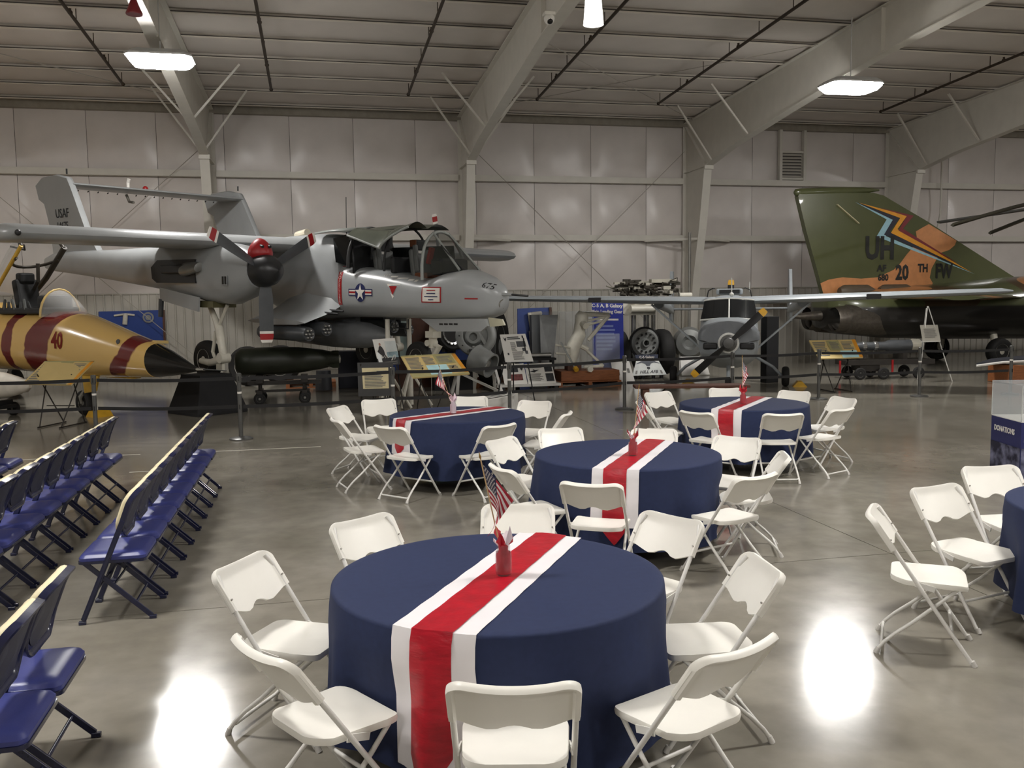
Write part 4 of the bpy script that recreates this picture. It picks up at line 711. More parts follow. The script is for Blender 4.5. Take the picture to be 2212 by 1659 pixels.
for s_ in (-1, 1):
    MB().box((-.16, s_*.36, 1.08), (.12, .3, .14)).build('cooling_inlet', blk, O2, bevel=.04)
    sec = [(s_*.3, -1.95, 1.98, 1.6, .21), (s_*2.2, -1.95, 2.03, 1.58, .2), (s_*5.55, -2.0, 2.12, 1.1, .14), (s_*5.75, -2.15, 2.12, .7, .06)]
    wing(sec).build('wing', og, O2, 50); MB().box((-2.0, s_*3.0, 2.05), (.1, .3, .11)).build('landing_light', M('dark_lens', (52, 52, 54), .15), O2, bevel=.02)
    MB().bar((-2.5, s_*1.75, 1.93), (-2.45, s_*.58, .88), .1, .04, (0, 0, 1)).build('wing_strut', og, O2)
    hull([(-3.3, 1.82, 2.1, .12), (-5, 1.75, 2.0, .12), (-8.3, 1.6, 1.8, .08)], 2.2, 14, s_*1.65).build('tail_boom', og, O2, 50)
    MB().prism([(-7.4, 1.75), (-8.0, 2.85), (-8.5, 2.85), (-8.7, 1.6), (-8.4, 1.35), (-7.6, 1.4)], s_*1.65-.04, s_*1.65+.04, 'y').build('tail_fin', og, O2)
    MB().tube([(-3.0, s_*.5, .75), (-3.1, s_*1.0, .45), (-3.1, s_*1.2, .24)], .035, 8).build('main_gear_leg', og, O2); wheel(O2, (-3.1, s_*1.28, .23), .23, .16, 'main_wheel', og)
MB().rings([[(xl-a, y, 1.75+h) for a, h in airfoil(.9, .08)] for y, xl in ((-1.65, -7.7), (1.65, -7.7))]).build('tailplane', og, O2, 50)
MB().tube([(-.9, 0, .75), (-.85, 0, .4), (-.85, .0, .2)], .04, 8).build('nose_gear_leg', og, O2); wheel(O2, (-.85, 0, .19), .19, .14, 'nose_wheel', og)
bl2 = M('propeller_black', (22, 22, 24), .4); yb_ = [(.87, 1.0, ylw)]
MB().lathe([(.17, -.1), (.17, .0), (.12, .02), (.12, .12), (.1, .16), (.02, .17)], 20, (0, 0, 1.15), (1, 0, 0)).build('propeller_hub', M('hub_steel', (96, 96, 94), .4, .5), O2, 40); MB().lathe([(.2, -.03), (.21, .03), (.165, .04), (.15, -.02)], 24, (-.08, 0, 1.15), (1, 0, 0)).build('spinner_ring', M('pale_frame'), O2, 40); MB().lathe([(.19, -.02), (.19, .0), (.1, .0)], 20, (-.06, 0, 1.15), (1, 0, 0)).build('cowl_opening', blk, O2, 40)
prop(O2, (.05, 0, 1.15), .97, (47, 227), .16, bl2, yb_, -1); prop(O2, (-5.35, 0, 1.55), .97, (2, 182), .17, bl2, yb_, -1)
g = MB().box((-3.2, 0, 2.2), (.7, .6, .14)); g.build('roof_scoop', og, O2, bevel=.04); MB().box((-2.84, 0, 2.2), (.02, .46, .09)).build('scoop_mouth', blk, O2)
for s_ in (-1, 1): MB().tube([(-2.0, s_*.48, 2.08), (-2.0, s_*.45, 2.22), (-2.0, s_*.36, 2.27), (-2.4, s_*.32, 2.27)], .014, 6).build('roof_rail', blk, O2)
MB().tube([(-2.0, .05, 2.1), (-2.0, .05, 2.5)], .012, 6).build('whip_antenna', M('pale_frame'), O2); MB().tube([(-2.9, .45, 2.2), (-2.9, .45, 2.42)], .01, 6).build('whip_antenna', M('pale_frame'), O2); MB().ball((-1.95, .05, 2.13), .05, 8, 6).build('beacon', M('pale_frame'), O2)
for x, y, lb in ((8.72, 20.2, 'yellow lettered chock at the main wheel beside the landing gear display'), (10.9, 18.85, 'yellow lettered chock at the main wheel beside the black column')):
    chock(x, y, R(-26), lb)
# ================================================================== camouflaged swing-wing jet
def spots(name, cols):
    m = bpy.data.materials.new(name); m.use_nodes = True; nt = m.node_tree; N = nt.nodes; L = nt.links; b = N['Principled BSDF']; tc = N.new('ShaderNodeTexCoord'); nz = N.new('ShaderNodeTexNoise'); nz.inputs['Scale'].default_value = .38; nz.inputs['Detail'].default_value = 1; L.new(tc.outputs['Object'], nz.inputs[0])
    sp = N.new('ShaderNodeSeparateXYZ'); L.new(tc.outputs['Object'], sp.inputs[0]); rp = N.new('ShaderNodeValToRGB'); rp.color_ramp.interpolation = 'CONSTANT'
    e = rp.color_ramp.elements; e[0].color = lin(cols[0])+(1,); e[1].position = .5; e[1].color = lin(cols[1])+(1,); q = e.new(.6); q.color = lin(cols[2])+(1,); L.new(nz.outputs[0], rp.inputs[0])
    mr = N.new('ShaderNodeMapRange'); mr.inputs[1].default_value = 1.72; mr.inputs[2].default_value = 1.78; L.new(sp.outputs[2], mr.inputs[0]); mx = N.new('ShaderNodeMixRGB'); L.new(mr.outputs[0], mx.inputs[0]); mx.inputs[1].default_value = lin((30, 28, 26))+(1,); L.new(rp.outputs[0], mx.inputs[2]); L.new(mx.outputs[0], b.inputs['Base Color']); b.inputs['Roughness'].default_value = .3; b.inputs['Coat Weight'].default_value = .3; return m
cg = (82, 86, 56); ct = (178, 122, 76); cmat = spots('jungle_camouflage', (cg, (74, 58, 40), ct)); grn = M('olive_fin_green', cg, .22, var=.06, sc=2, coat=.4, bump=.12, bsc=2.5); tnp = M('tan_fin_patch', (196, 134, 86), .3)
F1 = thing('swing_wing_jet', 'camouflaged jet with tall olive tail fin carrying a lightning bolt', 'airplane', (0, 24, 0))
GT = [(14.5, 1.15, 2.15, .5), (15.2, .95, 2.2, 1.1), (16.5, .82, 2.3, 1.45), (18.5, .75, 2.42, 1.55), (21, .7, 2.6, 1.5), (25, .75, 2.7, 1.3), (29, .8, 2.6, .9), (33, 1.2, 2.1, .35), (34.5, 1.5, 1.7, .05)]
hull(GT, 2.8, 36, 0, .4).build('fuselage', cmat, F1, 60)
fo_ = [(14.56, 2.1), (14.31, 2.89), (13.96, 3.95), (13.68, 4.95), (13.72, 5.02), (16.1, 5.08), (16.45, 5.0), (16.68, 4.88), (17.95, 4.25), (19.25, 3.54), (20.83, 2.69), (21.2, 2.5), (21.2, 2.2)]
MB().rings([[(x, y, z) for x, z in fo_] for y in (-.1, .1)]).build('tail_fin', grn, F1)
MB().lathe([(.03, 0), (.1, .05), (.12, .2), (.12, 1.5), (.1, 2.2), (.03, 2.75)], 16, (13.6, 0, 5.06), (1, 0, .04)).build('fin_cap', grn, F1, 50)
FY = -.104
def fdec(poly, mat, nm, l=0, par=None): return MB().add([(x, FY-.003-l, z) for x, z in poly], [tuple(range(len(poly)))]).build(nm, mat, par or F1)
def fp(pts): return [(at(x, y, 24-.1).x, at(x, y, 24-.1).z) for x, y in pts]
fdec(fp([(1772, 612), (1790, 604), (1820, 599), (1860, 602), (1895, 599), (1930, 583), (1945, 568), (1958, 550), (1975, 530), (2000, 535), (2025, 556), (2012, 580), (2008, 600), (2015, 612), (2000, 625), (1900, 634), (1778, 634)]), tnp, 'tan_patch')
fdec(fp([(1978, 500), (1990, 493), (2006, 484), (2066, 520), (2062, 530), (2050, 540), (2035, 545), (2012, 552), (1990, 558), (1975, 548), (1976, 530), (1980, 512)]), tnp, 'tan_patch', .001)
lb_ = M('bolt_pale_blue', (150, 190, 202), .4); nv_ = M('bolt_navy', (26, 26, 44), .4); yl_ = M('bolt_yellow', (220, 150, 30), .4); dr_ = M('bolt_red', (116, 24, 32), .4)
for k, (col, nm, up_, lo_) in enumerate(((lb_, 'pale_blue_flash', [(1846, 436), (1930, 475), (1913, 510), (2105, 592)], [(1893, 511), (1915, 474)]), (nv_, 'navy_flash', [(1850, 437), (1943, 471), (1922, 500), (2080, 580)], [(1909, 507), (1928, 475)]), (yl_, 'yellow_flash', [(1855, 438), (1959, 466), (1938, 495), (2098, 588)], [(1924, 503), (1944, 471)]), (dr_, 'red_flash', [(1900, 449), (1973, 466), (1950, 494), (2070, 570)], [(1940, 498), (1958, 467)]))):
    fdec(fp(up_+lo_), col, nm, .002+.002*k)
bt = M('black_fin_letter', (20, 20, 16), .5)
def flt(s, x, y, h, sx=1.): p = at(x, y, 23.9); text(s, h, bt, F1, frame((p.x, FY-.014, p.z), (1, 0, 0), (0, 0, 1)), 'fin_lettering', .001, sx=sx, bold=.04)
flt('UH', 1900, 538, .9, .76); flt('AF', 1904, 580, .26); flt('680', 1907, 600, .26, .9); flt('20', 1948, 590, .6, .72); flt('TH', 1993, 580, .34, .75); flt('FW', 2038, 587, .58, .66)
MB().bar((14.9, -.13, 4.72), (15.62, -.13, 4.18), .02, .09, (0, 1, 0)).build('formation_light', M('pale_strip', (206, 198, 160), .5), F1)
nzm = M('nozzle_metal', (112, 106, 98), .35, .8, var=.2, sc=12)
for s_ in (-1, 1):
    MB().lathe([(.33, 0), (.35, .05), (.38, .3), (.385, .32), (.42, .34), (.46, .75), (.5, 1.1), (.5, 1.8), (.4, 1.8), (.3, .1)], 28, (14.5, s_*.72, 1.42), (1, 0, 0), False).build('engine_nozzle', nzm, F1, 40)
    MB().rings([[(x, s_*y, 1.98+h) for x, h in ((xa, 0), (xa+.4, .05), (xb-.5, .06), (xb, 0), (xb-.5, -.05), (xa+.4, -.05))] for y, xa, xb in ((1.3, 16.0, 20.4), (4.7, 14.9, 16.2))]).build('stabilator', cmat, F1, 50)
    MB().tube([(19.5, s_*1.1, .9), (19.5, s_*1.2, .4)], .1, 10).build('main_gear_leg', whg, F1); wheel(F1, (19.5, s_*1.35, .4), .4, .3, 'main_wheel')
MB().tube([(28.5, 0, .9), (28.5, 0, .3)], .08, 10).build('nose_gear_leg', whg, F1); wheel(F1, (28.5, 0, .28), .28, .2, 'nose_wheel')
MB().lathe([(.02, 0), (.05, .1), (.12, .6), (.16, 1.0)], 12, (13.5, 0, 1.5), (1, 0, 0)).build('fuel_dump', nzm, F1, 40)
for x in (14.9, 16.2): MB().lathe([(.12, 0), (.2, .15), (.2, .9), (.05, 1.2)], 14, (x, -.35, 2.2), (1, 0, 0)).build('fin_root_fairing', M('fairing_brown', (86, 74, 60), .5), F1, 50)
# ================================================================== helicopter rotor at the far side
HC = thing('helicopter', 'dark helicopter whose drooping rotor blades reach past the camouflaged fin', 'helicopter', (22.6, 20.2, 0), R(190)); hm = M('dark_olive_helicopter', (54, 52, 42), .5)
hull([(2.6, .7, 1.3, .2), (2.2, .5, 1.8, .7), (1, .45, 2.5, 1.0), (-1, .5, 2.6, 1.0), (-2.5, 1.2, 2.4, .5), (-7, 1.6, 2.0, .15)], 2.6, 24).build('cabin', hm, HC, 60); MB().tube([(0, 0, 2.5), (0, 0, 4.9)], .12, 12).build('rotor_mast', hm, HC); MB().cyl((0, 0, 4.75), (0, 0, 4.95), .3, n=16).build('rotor_hub', hm, HC)
for s_ in (-1, 1):
    MB().tube([(-1.2, s_*1.0, .05), (1.8, s_*1.0, .05)], .05, 8).build('skid', hm, HC); MB().tube([(0.3, s_*.8, .6), (.3, s_*1.0, .05)], .04, 8).build('skid_strut', hm, HC)
HI = HC.matrix_basis.inverted()
for (tx, ty, yy) in ((2057, 486, 20), (2138, 503, 20.6)):
    tip = HI @ at(tx, ty, yy); hb = V((0, 0, 4.88)); g = MB(); n_ = 8; rs = []
    for i in range(n_+1):
        q = i/n_; c = hb.lerp(tip, q)+V((0, 0, .25*math.sin(pi*q))); wd = .22*(1 if i < n_ else .35); d = (tip-hb).normalized(); e = d.cross(V((0, 0, 1))).normalized(); rs.append([c+e*(wd*u)+V((0, 0, .05*v)) for u, v in ((-1, 0), (-.3, 1), (1, 0), (-.3, -1))])
    g.rings(rs).build('rotor_blade', hm, HC, 40)
for a in (-60, 30):
    tip = V((5.8*math.cos(R(a)), 5.8*math.sin(R(a)), 4.3)); MB().bar((0, 0, 4.85), tip, .44, .05).build('rotor_blade', hm, HC)
# ================================================================== exhibits: helpers for boards with print
def bil(c, u, v, lift=0):    # c: top-left, top-right, bottom-right, bottom-left
    p = (V(c[0])*(1-u)+V(c[1])*u)*(1-v)+(V(c[3])*(1-u)+V(c[2])*u)*v; n = (V(c[3])-V(c[0])).cross(V(c[1])-V(c[0])).normalized()
    return p+n*lift
def board(c, mat, parent, name, th=.02):
    return MB().add([bil(c, u, v, -th*k) for k in (0, 1) for u, v in ((0, 0), (1, 0), (1, 1), (0, 1))], [(0, 1, 2, 3), (7, 6, 5, 4), (0, 4, 5, 1), (1, 5, 6, 2), (2, 6, 7, 3), (3, 7, 4, 0)]).build(name, mat, parent)
def mark(c, u0, v0, u1, v1, mat, parent, name='printed_field', lift=.003): return MB().add([bil(c, u, v, lift) for u, v in ((u0, v0), (u1, v0), (u1, v1), (u0, v1))], [(0, 1, 2, 3)]).build(name, mat, parent)
def lines(c, u0, u1, v0, v1, n, mat, parent, seed=1, lift=.004):   # rows of small print, too fine to read
    rd = random.Random(seed); g = MB()
    for i in range(n):
        v = v0+(v1-v0)*(i+.5)/n; h = (v1-v0)/n*.28; e = u0+(u1-u0)*(.75+.25*rd.random()); g.add([bil(c, u, w_, lift) for u, w_ in ((u0, v-h), (e, v-h), (e, v+h), (u0, v+h))], [(0, 1, 2, 3)])
    o = g.build('small_print', mat, parent); o['kind'] = 'stuff'; return o
def txt(s, c, u, v, h, mat, parent, sx=1, lift=.004, align='CENTER', name='lettering', bold=.025): return text(s, h, mat, parent, frame(bil(c, u, v, lift), V(c[1])-V(c[0]), V(c[0])-V(c[3])), name, .0008, align, sx, bold=bold)
pap = M('white_poster_paper', (224, 222, 216), .5, var=.02); ink = M('black_ink', (40, 40, 42), .6); gink = M('grey_print', (120, 118, 112), .6); pho = M('dark_photo_print', (52, 54, 58), .5, var=.5, sc=30); cre = M('cream_sign', (226, 212, 168), .5); yel_p = M('buff_panel', (208, 184, 124), .45, var=.03); olv = M('olive_panel_field', (164, 156, 108), .5); cyn = M('pale_cyan_field', (176, 214, 218), .5); org = M('orange_panel_edge', (224, 152, 44), .5); stl = M('dark_stand_steel', (50, 46, 42), .5, .3); blue_p = M('blue_display_board', (36, 66, 140), .5, var=.06); oak = M('orange_wood', (140, 84, 46), .6, var=.2, sc=7, stretch=(1, 6, 6)); brn = M('dark_brown_wood', (84, 50, 34), .6, var=.2); gm = M('dull_grey_metal', (142, 144, 142), .4, .35); blkp = M('black_fabric', (24, 24, 26), .8)
def P3(*a): return [V(p) for p in a]
# reading panels on folding stands
def reading(c, lb, fields, legs):
    t = thing('information_panel', lb, 'information panel', group='buff information panels'); board(c, yel_p, t, 'panel', .025)
    for (u0, v0, u1, v1, m_) in fields: mark(c, u0, v0, u1, v1, m_, t)
    for k, (u0, u1, v0, v1, n) in enumerate(legs): lines(c, u0, u1, v0, v1, n, gink, t, k)
    m_ = bil(c, .5, .5, -.03); d = (V(c[1])-V(c[0])).normalized(); e = V((-d.y, d.x, 0))
    for s_ in (-1, 1):
        MB().tube([m_+d*(.32*s_)+e*.15, V((m_.x, m_.y, 0))+d*(.2*s_)-e*.3+V((0, 0, .012))], .012, 6).build('leg', stl, t); MB().tube([m_+d*(.32*s_)-e*.12, V((m_.x, m_.y, 0))+d*(.2*s_)+e*.35+V((0, 0, .012))], .012, 6).build('leg', stl, t)
        q = V((m_.x, m_.y, .014))+d*(.2*s_); MB().tube([q-e*.35, q+e*.4], .012, 6).build('foot', stl, t)
    MB().tube([V((m_.x, m_.y, .35))-d*.26, V((m_.x, m_.y, .35))+d*.26], .01, 6).build('crossbar', stl, t)
Fm = [(.0, .0, 1, .05, olv), (.0, .93, 1, 1, olv), (.93, .0, 1, .93, org)]
reading(P3((1.47, 16.03, 1.1), (2.5, 16.48, 1.1), (2.7, 16.02, .75), (1.62, 15.5, .75)), 'tilted buff information panel with pale cyan block before the grey cockpit', Fm+[(.56, .05, .9, .46, olv), (.33, .5, .7, .93, cyn), (.0, .7, .33, .93, olv)], [(.04, .3, .1, .65, 9), (.34, .54, .1, .46, 6), (.6, .86, .1, .42, 6), (.72, .9, .55, .9, 6)])
reading(P3((-4.66, 17.15, 1.1), (-3.77, 16.81, 1.1), (-4.02, 16.2, .75), (-4.92, 16.72, .75)), 'tilted buff information panel standing before the striped jet', [(.0, .0, 1, .04, olv), (.93, 0, 1, 1, org), (.36, .04, .62, .7, olv), (.3, .7, .9, 1, gink)], [(.04, .32, .1, .9, 10), (.4, .6, .12, .6, 8), (.66, .9, .1, .6, 8)])
reading(P3((10.62, 18.0, 1.1), (11.72, 17.95, 1.1), (11.5, 17.3, .75), (10.42, 17.26, .75)), 'tilted buff information panel standing before the camouflaged fin jet', [(.92, 0, 1, 1, org), (.35, .04, .62, .6, olv), (.55, .62, .92, 1, cyn)], [(.04, .32, .1, .9, 9), (.4, .6, .12, .55, 7), (.66, .9, .1, .55, 6)])
# cream sign on a dark display board
t = thing('display_sign', 'cream text sheet on a dark grey board before the photo poster', 'sign'); c = P3((.72, 16.5, .97), (1.36, 16.45, .97), (1.36, 16.4, .36), (.72, 16.45, .36)); board(c, M('charcoal_board', (62, 62, 62), .6), t, 'backing', .02)
c2 = [bil(c, *q, .012) for q in ((.12, .16), (.86, .16), (.86, .78), (.14, .78))]; board(c2, cre, t, 'sheet', .008); lines(c2, .08, .92, .25, .95, 10, gink, t, 4); mark(c2, .55, .15, .95, .22, gink, t)
for x in (.78, 1.3): MB().tube([(x, 16.5, .95), (x, 16.62, .0)], .018, 8).build('leg', stl, t)
MB().bar((1.0, 16.75, 0), (1.0, 16.52, .7), .03, .03).build('prop_leg', stl, t)
# photo poster on an easel
t = thing('photo_poster', 'easel poster of a standing crewman with white handwriting on a black band', 'poster', (-.045, -.6, .01)); c = P3((1.07, 17.5, 1.36), (1.48, 17.45, 1.38), (1.57, 17.4, .89), (1.17, 17.42, .86)); board(c, pap, t, 'print', .012)
mark(c, 0, .72, 1, 1, ink, t, 'black_band'); mark(c, .05, .5, .22, .88, M('pale_photo_white', (232, 234, 232), .5), t, 'white_block', .005); mark(c, .5, .1, 1, .48, M('photo_pale_grey', (198, 204, 202), .5), t, 'pale_aircraft'); mark(c, .5, .5, 1, .72, M('photo_blue_grey', (130, 152, 158), .5, var=.4, sc=20), t)
MB().add([bil(c, u, v, .007) for u, v in ((.2, .3), (.26, .24), (.34, .3), (.4, .42), (.42, .6), (.52, .74), (.3, .8), (.27, .62), (.15, .52), (.1, .45), (.16, .4))], [tuple(range(11))]).build('dark_figure', M('photo_dark_cloth', (40, 34, 34), .6), t); MB().add([bil(c, .27+.045*math.cos(a*pi/5), .2+.055*math.sin(a*pi/5), .008) for a in range(10)], [tuple(range(10))]).build('figure_head', M('photo_skin', (170, 128, 112), .6), t)
MB().tube([bil(c, u, v, .008) for u, v in ((.3, .7), (.38, .62), (.4, .72), (.47, .66), (.5, .72), (.6, .68), (.68, .7), (.76, .68), (.7, .8), (.64, .82), (.78, .66), (.86, .62), (.82, .76), (.78, .8))], .006, 5).build('signature', wht, t)
for v in (.87, .94): mark(c, .18, v-.012, .9, v+.012, gink, t, 'caption_line', .005)
for a, b2 in (((1.2, 17.5, .9), (1.05, 17.45, .01)), ((1.5, 17.5, .92), (1.62, 17.42, .01)), ((1.34, 17.52, 1.2), (1.34, 17.72, .0))): MB().tube([a, b2], .012, 6).build('easel_leg', stl, t)
# white poster on an easel
def eagle(c, u, v, s, m_, par): MB().add([bil(c, u+s*a, v+s*b, .006) for a, b in ((-.5, -.4), (-.12, .1), (0, -.1), (.12, .1), (.5, -.4), (.2, .5), (0, .8), (-.2, .5))], [tuple(range(8))]).build('wing_emblem', m_, par)
t = thing('poster_easel', 'white printed poster with winged emblem on a black easel', 'poster'); c = P3((3.61, 17.72, 1.38), (4.13, 17.7, 1.39), (4.27, 17.6, .83), (3.7, 17.62, .82)); board(c, pap, t, 'poster', .01); eagle(c, .16, .14, .14, ink, t)
mark(c, .82, .06, .88, .16, ink, t, 'shield'); lines(c, .25, .8, .08, .2, 2, ink, t, 3); mark(c, .55, .26, .9, .46, pho, t, 'photo'); mark(c, .72, .5, .82, .62, pho, t, 'photo'); mark(c, .8, .6, .9, .72, pho, t, 'photo'); lines(c, .32, .52, .28, .6, 9, gink, t, 5); lines(c, .32, .75, .62, .92, 8, gink, t, 6); mark(c, .14, .66, .2, .74, ink, t)
for a, b2 in (((3.68, 17.66, .86), (3.5, 17.6, .01)), ((4.08, 17.66, 1.3), (4.29, 17.6, .01)), ((3.9, 17.76, 1.3), (4.0, 18.3, .01))): MB().tube([a, b2], .012, 6).build('easel_leg', blkp, t)
MB().box((3.95, 17.62, .82), (.6, .05, .02)).build('ledge', blkp, t)
# poster cart
t = thing('poster_cart', 'low white cart carrying two printed poster boards', 'display cart', (-.1, 0, 0)); MB().box((4.85, 20.3, .12), (1.5, .6, .06)).build('cart_bed', M('white_cart', (206, 204, 198), .5), t)
for x in (4.25, 5.5):
    for y in (20.06, 20.54): MB().cyl((x, y-.02, .045), (x, y+.02, .045), .045, n=12).build('caster', blk, t)
for k, (xa, xb) in enumerate(((4.28, 4.82), (4.84, 5.5))):
    c = P3((xa, 20.45, .58), (xb, 20.45, .6), (xb, 20.05, .15), (xa, 20.05, .15)); board(c, pap, t, 'poster_board', .01)
    if k == 0: mark(c, .35, .15, .7, .42, pho, t, 'photo'); mark(c, .3, .52, .85, .82, M('maroon_photo', (110, 62, 60), .5, var=.4, sc=20), t, 'photo'); eagle(c, .86, .2, .2, ink, t)
    else:
        mark(c, .68, .08, .96, .44, pho, t, 'photo'); mark(c, .68, .52, .96, .9, pho, t, 'photo'); lines(c, .06, .6, .1, .24, 2, ink, t, 8); lines(c, .06, .6, .5, .88, 8, gink, t, 9); MB().add([bil(c, u, v, .006) for u, v in ((.12, .4), (.28, .36), (.26, .28), (.34, .34), (.5, .33), (.36, .4), (.3, .46))], [tuple(range(7))]).build('airplane_print', ink, t)
tag(MB().cyl((4.7, 20.75, .758), (5.46, 20.75, .758), .06, n=16).build('steel_cylinder', M('bright_steel'), None, 40), 'polished steel cylinder lying on the black shelf behind the poster cart', 'steel cylinder')
t = thing('black_shelf', 'black shelf under the polished steel cylinder', 'shelf', (-.14, 0, 0)); MB().box((5.2, 20.75, .67), (1.0, .26, .05)).build('shelf_top', blkp, t)
for x in (4.78, 5.62): MB().box((x, 20.75, .32), (.05, .24, .64)).build('side_panel', blkp, t)
# low slanted display by the pink-jar table
t = thing('floor_display', 'low white slanted display case with printed sheet behind the pink jar table', 'display case', (3.1, 15.6, 0), R(-20)); MB().prism([(-.35, 0), (.35, 0), (.35, .42), (-.35, .3)], -.3, .3, 'y').build('case', M('white_cart'), t, bevel=.015); c = P3((.32, .27, .422), (.32, -.27, .422), (-.33, -.27, .312), (-.33, .27, .312)); c = [c[3], c[0], c[1], c[2]]
c = P3((-.3, .25, .318), (.3, .25, .421), (.3, -.25, .421), (-.3, -.25, .318)); board([q+V((0, 0, .012)) for q in c], pap, t, 'sheet', .008); mark([q+V((0, 0, .012)) for q in c], .3, .2, .6, .45, pho, t); mark([q+V((0, 0, .012)) for q in c], .1, .8, .8, .9, ink, t)
# black pedestal, bomb on its cart
t = tag(MB().rings([[(x*w_, y*w_, z) for x, y in ((-1, -1), (1, -1), (1, 1), (-1, 1))] for w_, z in ((.53, 0), (.53, .05), (.34, .70), (.34, .742))]).build('pedestal', blkp, None, bevel=.01, loc=(-2.06, 17.95, 0), rot=(0, 0, R(38))), 'black truncated pyramid pedestal under the tip of the striped jet', 'pedestal')
t = thing('bomb', 'dark olive finned bomb lying on a trolley between pedestal and pallet', 'bomb', (-.66, 19.3, .878)); ob = M('olive_drab_bomb', (44, 47, 36), .45)
MB().lathe([(.02, -1.0), (.2, -.96), (.28, -.85), (.29, -.2), (.27, .3), (.2, .8), (.12, 1.1), (.1, 1.12)], 26, (0, 0, 0), (1, 0, .01)).build('bomb_body', ob, t, 40)
for a in range(4): MB().rings([[(x, (.1+r_)*math.cos(a*pi/2+.78)+o*math.sin(a*pi/2+.78), (.1+r_)*math.sin(a*pi/2+.78)-o*math.cos(a*pi/2+.78)) for x, r_ in ((.75, .02), (1.12, 0), (1.12, .14), (1.0, .14))] for o in (-.008, .008)]).build('tail_fin', ob, t)
MB().lathe([(.09, 1.1), (.09, 1.15), (.02, 1.16)], 14, (0, 0, 0), (1, 0, 0)).build('tail_disc', M('pale_disc', (186, 184, 172), .5), t, 40)
t = thing('bomb_trolley', 'dark steel bomb trolley on caster wheels', 'trolley', (-.66, 19.3, 0)); MB().box((0, 0, .42), (1.5, .12, .08)).build('spine', stl, t)
for x in (-.5, .4):
    MB().box((x, 0, .50), (.14, .3, .16)).build('cradle', stl, t); MB().tube([(x, 0, .42), (x, 0, .26)], .04, 8).build('post', stl, t); MB().box((x, 0, .25), (.1, .7, .06)).build('axle_beam', stl, t)
    for y in (-.32, .32): wheel(t, (x, y, .12), .12, .06, 'wheel', M('gear_grey'))
MB().box((-.05, 0, .25), (1.1, .06, .05)).build('drawbar', stl, t)
# pallets
def pallet(x, y, lb, w_=1.2, d_=1.0, n=5, m_=oak):
    t = thing('wooden_pallet', lb, 'pallet', (x, y, 0))
    for i in range(n): MB().box((0, -d_/2+d_*(i+.5)/n, .125), (w_, d_/n*.82, .022)).build('plank', m_, t)
    for xx in (-w_/2+.05, 0, w_/2-.05):
        MB().box((xx, 0, .07), (.09, d_, .088)).build('stringer', m_, t)
    for i in (0, 1): MB().box((0, (-.45, .45)[i]*d_, .013), (w_, .1, .022)).build('plank', m_, t)
pallet(-.15, 22.9, 'orange wooden pallet behind the bomb trolley'); pallet(6.32, 20.9, 'wooden pallet carrying the white landing gear strut', 1.55, 1.1)
for k, (x, y, r_, lb) in enumerate(((-1.7, 23.6, .5, 'big black tyre with white wheel standing behind the bomb'), (-.9, 23.9, .5, 'big black tyre farther along behind the bomb, white wheel up'))):
    t = thing('aircraft_wheel', lb, 'wheel', (x, y, 0), R(-30+20*k)); wheel(t, (0, 0, r_), r_, .4, 'tyre', ax=(0, 1, 0))
    for a in range(8): MB().cyl((.2*math.cos(a*pi/4), -.19, r_+.2*math.sin(a*pi/4)), (.2*math.cos(a*pi/4), -.175, r_+.2*math.sin(a*pi/4)), .035, n=10).build('wheel_hole', blk, t)
tag(MB().box((.93, 22.2, .45), (.85, .5, .9)).build('black_crate', M('dark_navy_crate', (22, 24, 36), .6), None, bevel=.02), 'dark navy crate under the grey airplane\'s belly tank', 'crate')
tag(MB().cyl((.15, 21.6, .02), (.15, 21.6, .48), .2, .17, 18).build('grey_drum', M('slate_drum', (70, 72, 78), .5), None, 40), 'slate grey drum beside the orange pallet', 'drum')
# wheel and brake display
t = thing('wheel_ring_display', 'grey aircraft wheel ring and brake drum mounted on a white angle-steel stand', 'wheel display', (3.45, 19.6, 0)); a_ = V((-.28, -1, .12)).normalized()
MB().lathe([(.26, 0), (.28, .05), (.38, .07), (.44, .04), (.46, -.05), (.4, -.08), (.27, -.06)], 36, (0, 0, 1.3), a_).build('wheel_ring', gm, t, 40); MB().lathe([(.07, 0), (.09, .1), (.15, .1), (.19, .03), (.2, -.05), (.07, -.05)], 28, (-.05, -.02, 1.27), a_).build('brake_hub', gm, t, 40)
for k in range(10): MB().cyl(V((0, 0, 1.3))+a_*.06+V((math.cos(k*.63)*.36, 0, math.sin(k*.63)*.36)), V((0, 0, 1.3))+a_*.085+V((math.cos(k*.63)*.36, 0, math.sin(k*.63)*.36)), .018, n=8).build('bolt_hole', blk, t)
MB().bar((-.03, -.1, 1.5), (.42, -.12, .72), .07, .03, (0, 1, 0)).build('arm', gm, t); wh = MB().lathe([(.3, 0), (.32, .03), (.3, .08), (.27, .4), (.28, .46), (.24, .46), (.23, .1), (.1, .05)], 32, (-.05, -.1, .82), V((.55, -.5, -.3))).build('drum_shell', gm, t, 40)
MB().lathe([(.1, .3), (.14, .36), (.05, .4)], 18, (-.05, -.1, .82), V((.55, -.5, -.3))).build('drum_core', M('bright_steel'), t, 40); MB().box((.0, -.2, .98), (.36, .1, .07)).build('brake_block', blk, t)
for a, b2 in (((-.4, -.1, .55), (-.5, -.4, 0)), ((-.4, .1, .55), (-.5, .4, 0)), ((.4, -.1, .55), (.5, -.4, 0)), ((.4, .1, .55), (.5, .4, 0)), ((-.4, 0, .55), (.4, 0, .55)), ((-.1, 0, .55), (-.05, 0, 1.1)), ((-.4, 0, .5), (.5, -.4, .05))): MB().bar(a, b2, .06, .05).build('stand_bar', M('white_cart'), t)
